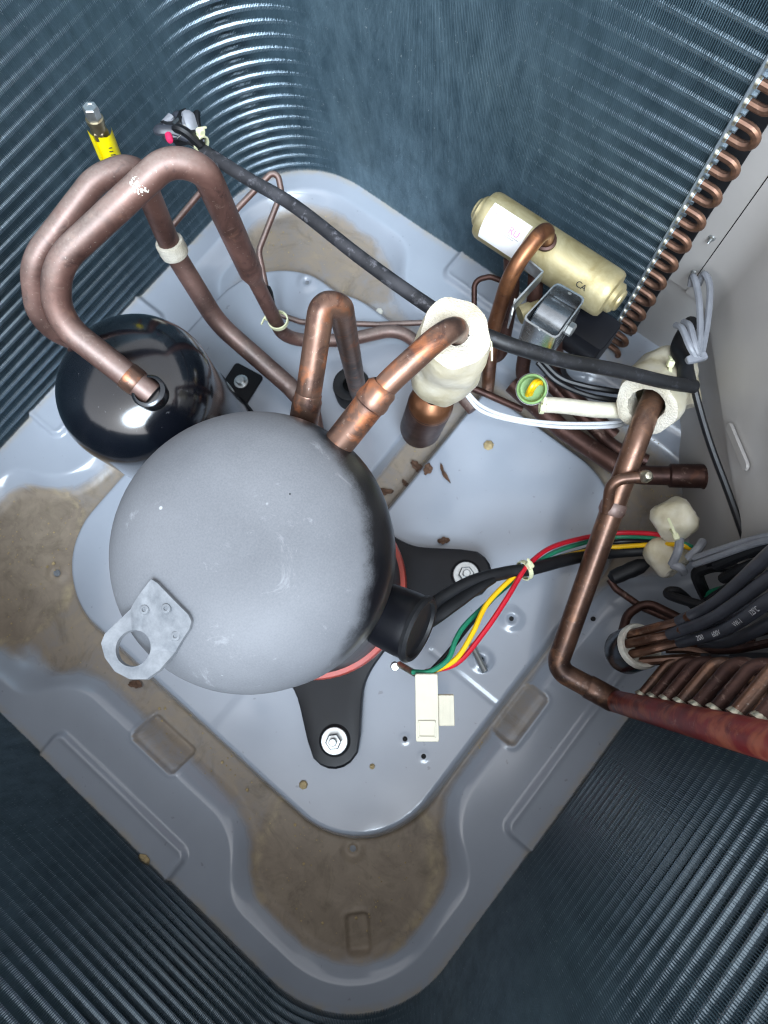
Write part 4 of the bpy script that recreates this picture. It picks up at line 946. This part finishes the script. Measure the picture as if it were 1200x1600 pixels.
# coloured compressor leads
base_pts = {
 'wire_red': [(664, 1050, .12), (714, 1036, .130), (756, 988, .135), (790, 938, .135), (808, 908, .130), (824, 884, .125), (858, 857, .105), (905, 842, .075), (960, 833, .06), (1020, 834, .075), (1060, 842, .09)],
 'wire_green': [(644, 1050, .13), (672, 1049, .135), (700, 1030, .138), (712, 1000, .135), (728, 975, .130), (770, 935, .122), (805, 905, .116), (822, 893, .115), (860, 866, .10), (905, 850, .07), (960, 839, .055), (1020, 840, .07), (1066, 849, .09), (1090, 860, .09)],
 'wire_yellow': [(675, 1050, .125), (712, 1030, .135), (738, 990, .14), (760, 945, .135), (795, 908, .128), (820, 890, .122), (865, 874, .10), (920, 860, .06), (960, 855, .055), (1020, 851, .07), (1060, 851, .09), (1085, 860, .09)],
 'wire_black': [(672, 1050, .115), (700, 1020, .118), (735, 975, .118), (775, 930, .115), (810, 900, .112), (850, 878, .10), (905, 862, .065), (960, 847, .05), (1020, 846, .065), (1060, 847, .085)]}
lab_ = {'wire_red': 'red insulated wire in the compressor lead bundle', 'wire_green': 'green insulated wire in the compressor lead bundle', 'wire_yellow': 'yellow insulated wire in the compressor lead bundle', 'wire_black': 'thin black wire inside the coloured compressor lead bundle'}
for k_, pts_ in base_pts.items(): wire(k_.replace('wire_', '')+'_wire', k_, pix(pts_), .0024, lab_[k_], n=10)
wire('power_cable', 'black_rubber', pix([(628, 985, .17), (658, 962, .16), (690, 935, .15), (740, 908, .14), (790, 895, .128), (830, 889, .118), (880, 876, .09), (920, 868, .06), (975, 862, .05), (1030, 858, .06)]), [.0085]*12+[.0075]*20+[.0055]*41 if False else .0062, 'thick black power cable leaving the compressor terminal cover', 'cable', n=14)
MB_ = MB().sweep(catmull(pix([(640, 982, .168), (672, 966, .155), (705, 945, .15), (745, 918, .142), (768, 905, .135)]), 8), [.013-.0002*i for i in range(33)], 16, flat=.55)
bt = MB_.build('cable_boot', 'black_rubber', origin=A(640, 982, .168)); tag(bt, 'flattened black boot round the cable at the terminal cover', 'boot')
zip_tie(A(820, 891, .119), A(858, 872, .105)-A(790, 905, .125), .0085, (-.2, -.2, 1), 'white cable tie on coloured leads halfway to the foam stubs', w=.0042, tail=.006)
# white plug
pc_ = A(667, 1104, .13); px_ = (A(700, 1104, .13)-A(640, 1104, .13)).normalized(); py_ = (A(667, 1060, .13)-A(667, 1140, .13)).normalized()
plug = thing('plug_connector', pc_, 'cream plastic two-row plug hanging on the coloured wires', 'connector')
fp = frame(pc_, px_); k = (CAM_H-.13)/FPX
body = MB().box(pc_, (34*k, 97*k, .018), fp, .0012).build('housing', 'plastic_white', plug)
MB().box(pc_+px_*(29*k)-py_*(5*k)-Vector((0, 0, .003)), (24*k, 45*k, .012), fp, .001).build('side_socket', 'plastic_white', plug)
for dy, h_ in ((-20, 1), (-42, 1)):
    MB().box(pc_+py_*(dy*k)+Vector((0, 0, .0092)), (26*k, 2.5*k, .0022), fp, .0003).build('latch_rib', 'plastic_white', body)
for dx in (-12, 12): MB().box(pc_+px_*(dx*k)-py_*(31*k)+Vector((0, 0, .0092)), (2.5*k, 22*k, .0022), fp, .0003).build('latch_rib', 'plastic_white', body)
for i in range(3): MB().box(pc_+px_*((24+5*i)*k)-py_*(5*k)+Vector((0, 0, .0034)), (1.4*k, 44*k, .0012), fp, .0002).build('socket_rib', 'plastic_white', body)
# earth lug by the terminal cover
el = thing('earth_terminal', A(628, 1042, .06), 'small steel earth screw and crimp below the terminal cover', 'terminal')
MB().lathe([(.0045, 0), (.0045, .005), (.0036, .006), (.0001, .006)], A(617, 1040, .075), (.2, -.1, 1), 8).build('earth_screw', 'zinc', el, ang=20)
MB().sweep(densify(pix([(624, 1038, .08), (648, 1052, .10)])), .0032, 10).build('crimp', 'solder', el)
std = MB().sweep(densify(pix([(737, 1008, .012), (758, 1050, .020)]), .003), [.0034]*3+[.004]*40 if False else .0036, 12).build('loose_stud', 'zinc', origin=A(745, 1030, .01)); tag(std, 'loose steel stud lying on the pan by the coloured wires', 'stud')
# grey pair at the right with ferrules
for i in range(2):
    wire('grey_cable', 'grey_cable', pix([(1085, 872+10*i, .11), (1120, 860+10*i, .14), (1165, 846+8*i, .18), (1200, 838+6*i, .21), (1240, 836+4*i, .24)]), .0030, ('upper grey cable of the pair at the right edge', 'lower grey cable of the pair at the right edge')[i])
gs = MB()
for a, b in (((1062, 842, .11), (1050, 882, .10)), ((1098, 846, .105), (1075, 872, .10)), ((1050, 882, .10), (1068, 894, .095))):
    gs.sweep(catmull([A(*a), A(*a).lerp(A(*b), .5)+Vector((0, 0, .006)), A(*b)], 5), .0042, 10)
o = gs.build('clear_clamp', 'grey_cable', origin=A(1062, 842, .10)); tag(o, 'translucent grey plastic clamp beside the lower foam stub', 'clamp')

# sensor bundle at the back left
bb = A(283, 208, .25); bun = thing('cable_end_bundle', bb, 'gathered grey and black cable ends with a pink tip at the left fins', 'cable bundle')
q = random.Random(11)
for i in range(9):
    a = q.uniform(0, 6.28); r_ = q.uniform(.006, .016); p0 = bb+Vector((math.cos(a)*r_, math.sin(a)*r_, q.uniform(-.006, .010)))
    a2 = a+q.uniform(.6, 1.8); p1 = bb+Vector((math.cos(a2)*r_*1.2, math.sin(a2)*r_*1.2, q.uniform(.0, .016)))
    tip = A(316, 226, .248)+Vector((q.uniform(-.003, .003), q.uniform(-.003, .003), q.uniform(-.003, .003)))
    MB().sweep(catmull([p0, p1, (p1+tip)/2+Vector((0, 0, .005)), tip], 7), q.uniform(.0034, .0060), 9, flat=.7).build('cable_end', ('grey_cable', 'black_rubber', 'sleeve')[i % 3], bun)
for i in range(4):
    c = bb+Vector((q.uniform(-.008, .008), q.uniform(-.008, .008), .012)); MB().box(c, (.017, .009, .0008), Matrix.Rotation(q.uniform(0, 3), 4, 'Z') @ Matrix.Rotation(q.uniform(-.7, .7), 4, 'X'), .0002).build('foil_tab', ('steel', 'black_rubber')[i % 2], bun)
MB().lathe([(.0001, 0), (.0030, .0006), (.0032, .006), (.0024, .0085), (.0001, .009)], A(263, 210, .277), A(266, 222, .279)-A(262, 208, .277), 12).build('pink_tip', 'pink_cap', bun)
zip_tie(A(312, 222, .25), A(340, 245, .25)-A(300, 212, .25), .0062, (.6, .5, .9), 'white-green cable tie at the cable end bundle', w=.008, tail=.006)

# ------------------------------------------------------------------ litter on the pan
def leaf(px, py, L, W, rot, label, seed, mat='leaf_brown'):
    q = random.Random(seed); p = A(px, py, 0); z = pz(p.x, p.y)+.0022; N = 9; vsl = []
    for k in range(N):
        t = k/(N-1); w = W*math.sin(math.pi*min(1, t*.92+.06))**.8*q.uniform(.55, 1.1); x = (t-.5)*L; y0 = .06*L*math.sin(t*4+seed)
        for s_ in (-1, 0, 1):
            v = Vector((x, y0+s_*w/2, abs(s_)*q.uniform(.0005, .0035)+q.uniform(-.0006, .0010))); vsl.append((Matrix.Rotation(rot, 3, 'Z') @ v)+Vector((p.x, p.y, z)))
    fs = [(3*k+j, 3*k+j+1, 3*k+j+4, 3*k+j+3) for k in range(N-1) for j in range(2)]
    o = MB().add(vsl, fs).build('dry_leaf', mat, origin=(p.x, p.y, z)); md = o.modifiers.new('thickness', 'SOLIDIFY'); md.thickness = .0004
    return tag(o, label, 'leaf', 'dry leaf scraps on the pan')
leaf(600, 766, .022, .012, .9, 'curled dry leaf scrap at the compressor base near the discharge pipe', 1)
leaf(655, 728, .024, .014, .1, 'ragged dry leaf scrap in the groove below the muffler', 2)
leaf(695, 745, .026, .005, -.5, 'thin dry stalk lying across the platform edge below the muffler', 3)
leaf(668, 738, .015, .011, 1.9, 'small torn leaf scrap between the ragged scrap and the stalk', 9)
leaf(632, 752, .010, .007, 2.6, 'tiny leaf crumb left of the ragged scrap in the groove', 10)
leaf(693, 848, .014, .010, .6, 'dark leaf scrap by the right foot of the compressor', 4)
leaf(207, 1070, .016, .012, .4, 'dry leaf scrap in the channel under the lifting lug', 5)
def crumb(px, py, r, label, mat='crumb_white', seed=0, z=None):
    q = random.Random(seed); p = A(px, py, 0); zz_ = pz(p.x, p.y); mb = MB()
    mb.lathe([(r*.9, 0), (r*q.uniform(.9, 1.15), r*.25), (r*q.uniform(.6, .9), r*.7), (r*.2, r*.95), (.0001, r)], (p.x, p.y, zz_), (q.gauss(0, .2), q.gauss(0, .2), 1), 7)
    o = mb.build('crumb', mat, origin=(p.x, p.y, zz_), smooth=False); return tag(o, label, 'crumb', 'crumbs on the pan')
crumb(592, 481, .0052, 'white foam crumb on the far part of the pan', seed=1)
crumb(477, 1223, .0042, 'tan mud crumb on the platform below the black foot', 'sediment', 2)
crumb(583, 1195, .0032, 'tan mud crumb on the platform right of the black foot', 'sediment', 3)
crumb(232, 1338, .0075, 'pale mud lump against the lower left fins', 'sediment', 5)
crumb(762, 701, .0058, 'pale mud fleck on the platform below the grey wire pair', 'sediment', 6)

# sand and grit washed into the channel
def grit():
    q = random.Random(21); mb = MB(); n = 0
    spots = [((.07, -.235), .085, 190), ((-.455, -.225), .075, 130), ((-.43, .30), .07, 70), ((-.16, .2), .05, 60), ((.07, .30), .05, 70), ((-.10, -.245), .05, 40), ((.11, -.05), .04, 40), ((-.2, -.235), .06, 40)]
    for (cx, cy), sp_, cnt in spots:
        for _ in range(cnt):
            x, y = q.gauss(cx, sp_*.6), q.gauss(cy, sp_*.6); z = pz(x, y)
            if z > HC+.006 or not (X0+.01 < x < X1-.01 and Y0+.01 < y < Y1): continue
            r_ = q.uniform(.0004, .0011)*(2.0 if q.random() < .06 else 1)
            mb.lathe([(r_, -r_*.2), (r_*q.uniform(.7, 1.1), r_*.4), (.0001, r_*.8)], (x, y, z), (q.gauss(0, .3), q.gauss(0, .3), 1), 5)
    o = mb.build('grit', 'sediment', pan, smooth=False); o['kind'] = 'stuff'
grit()
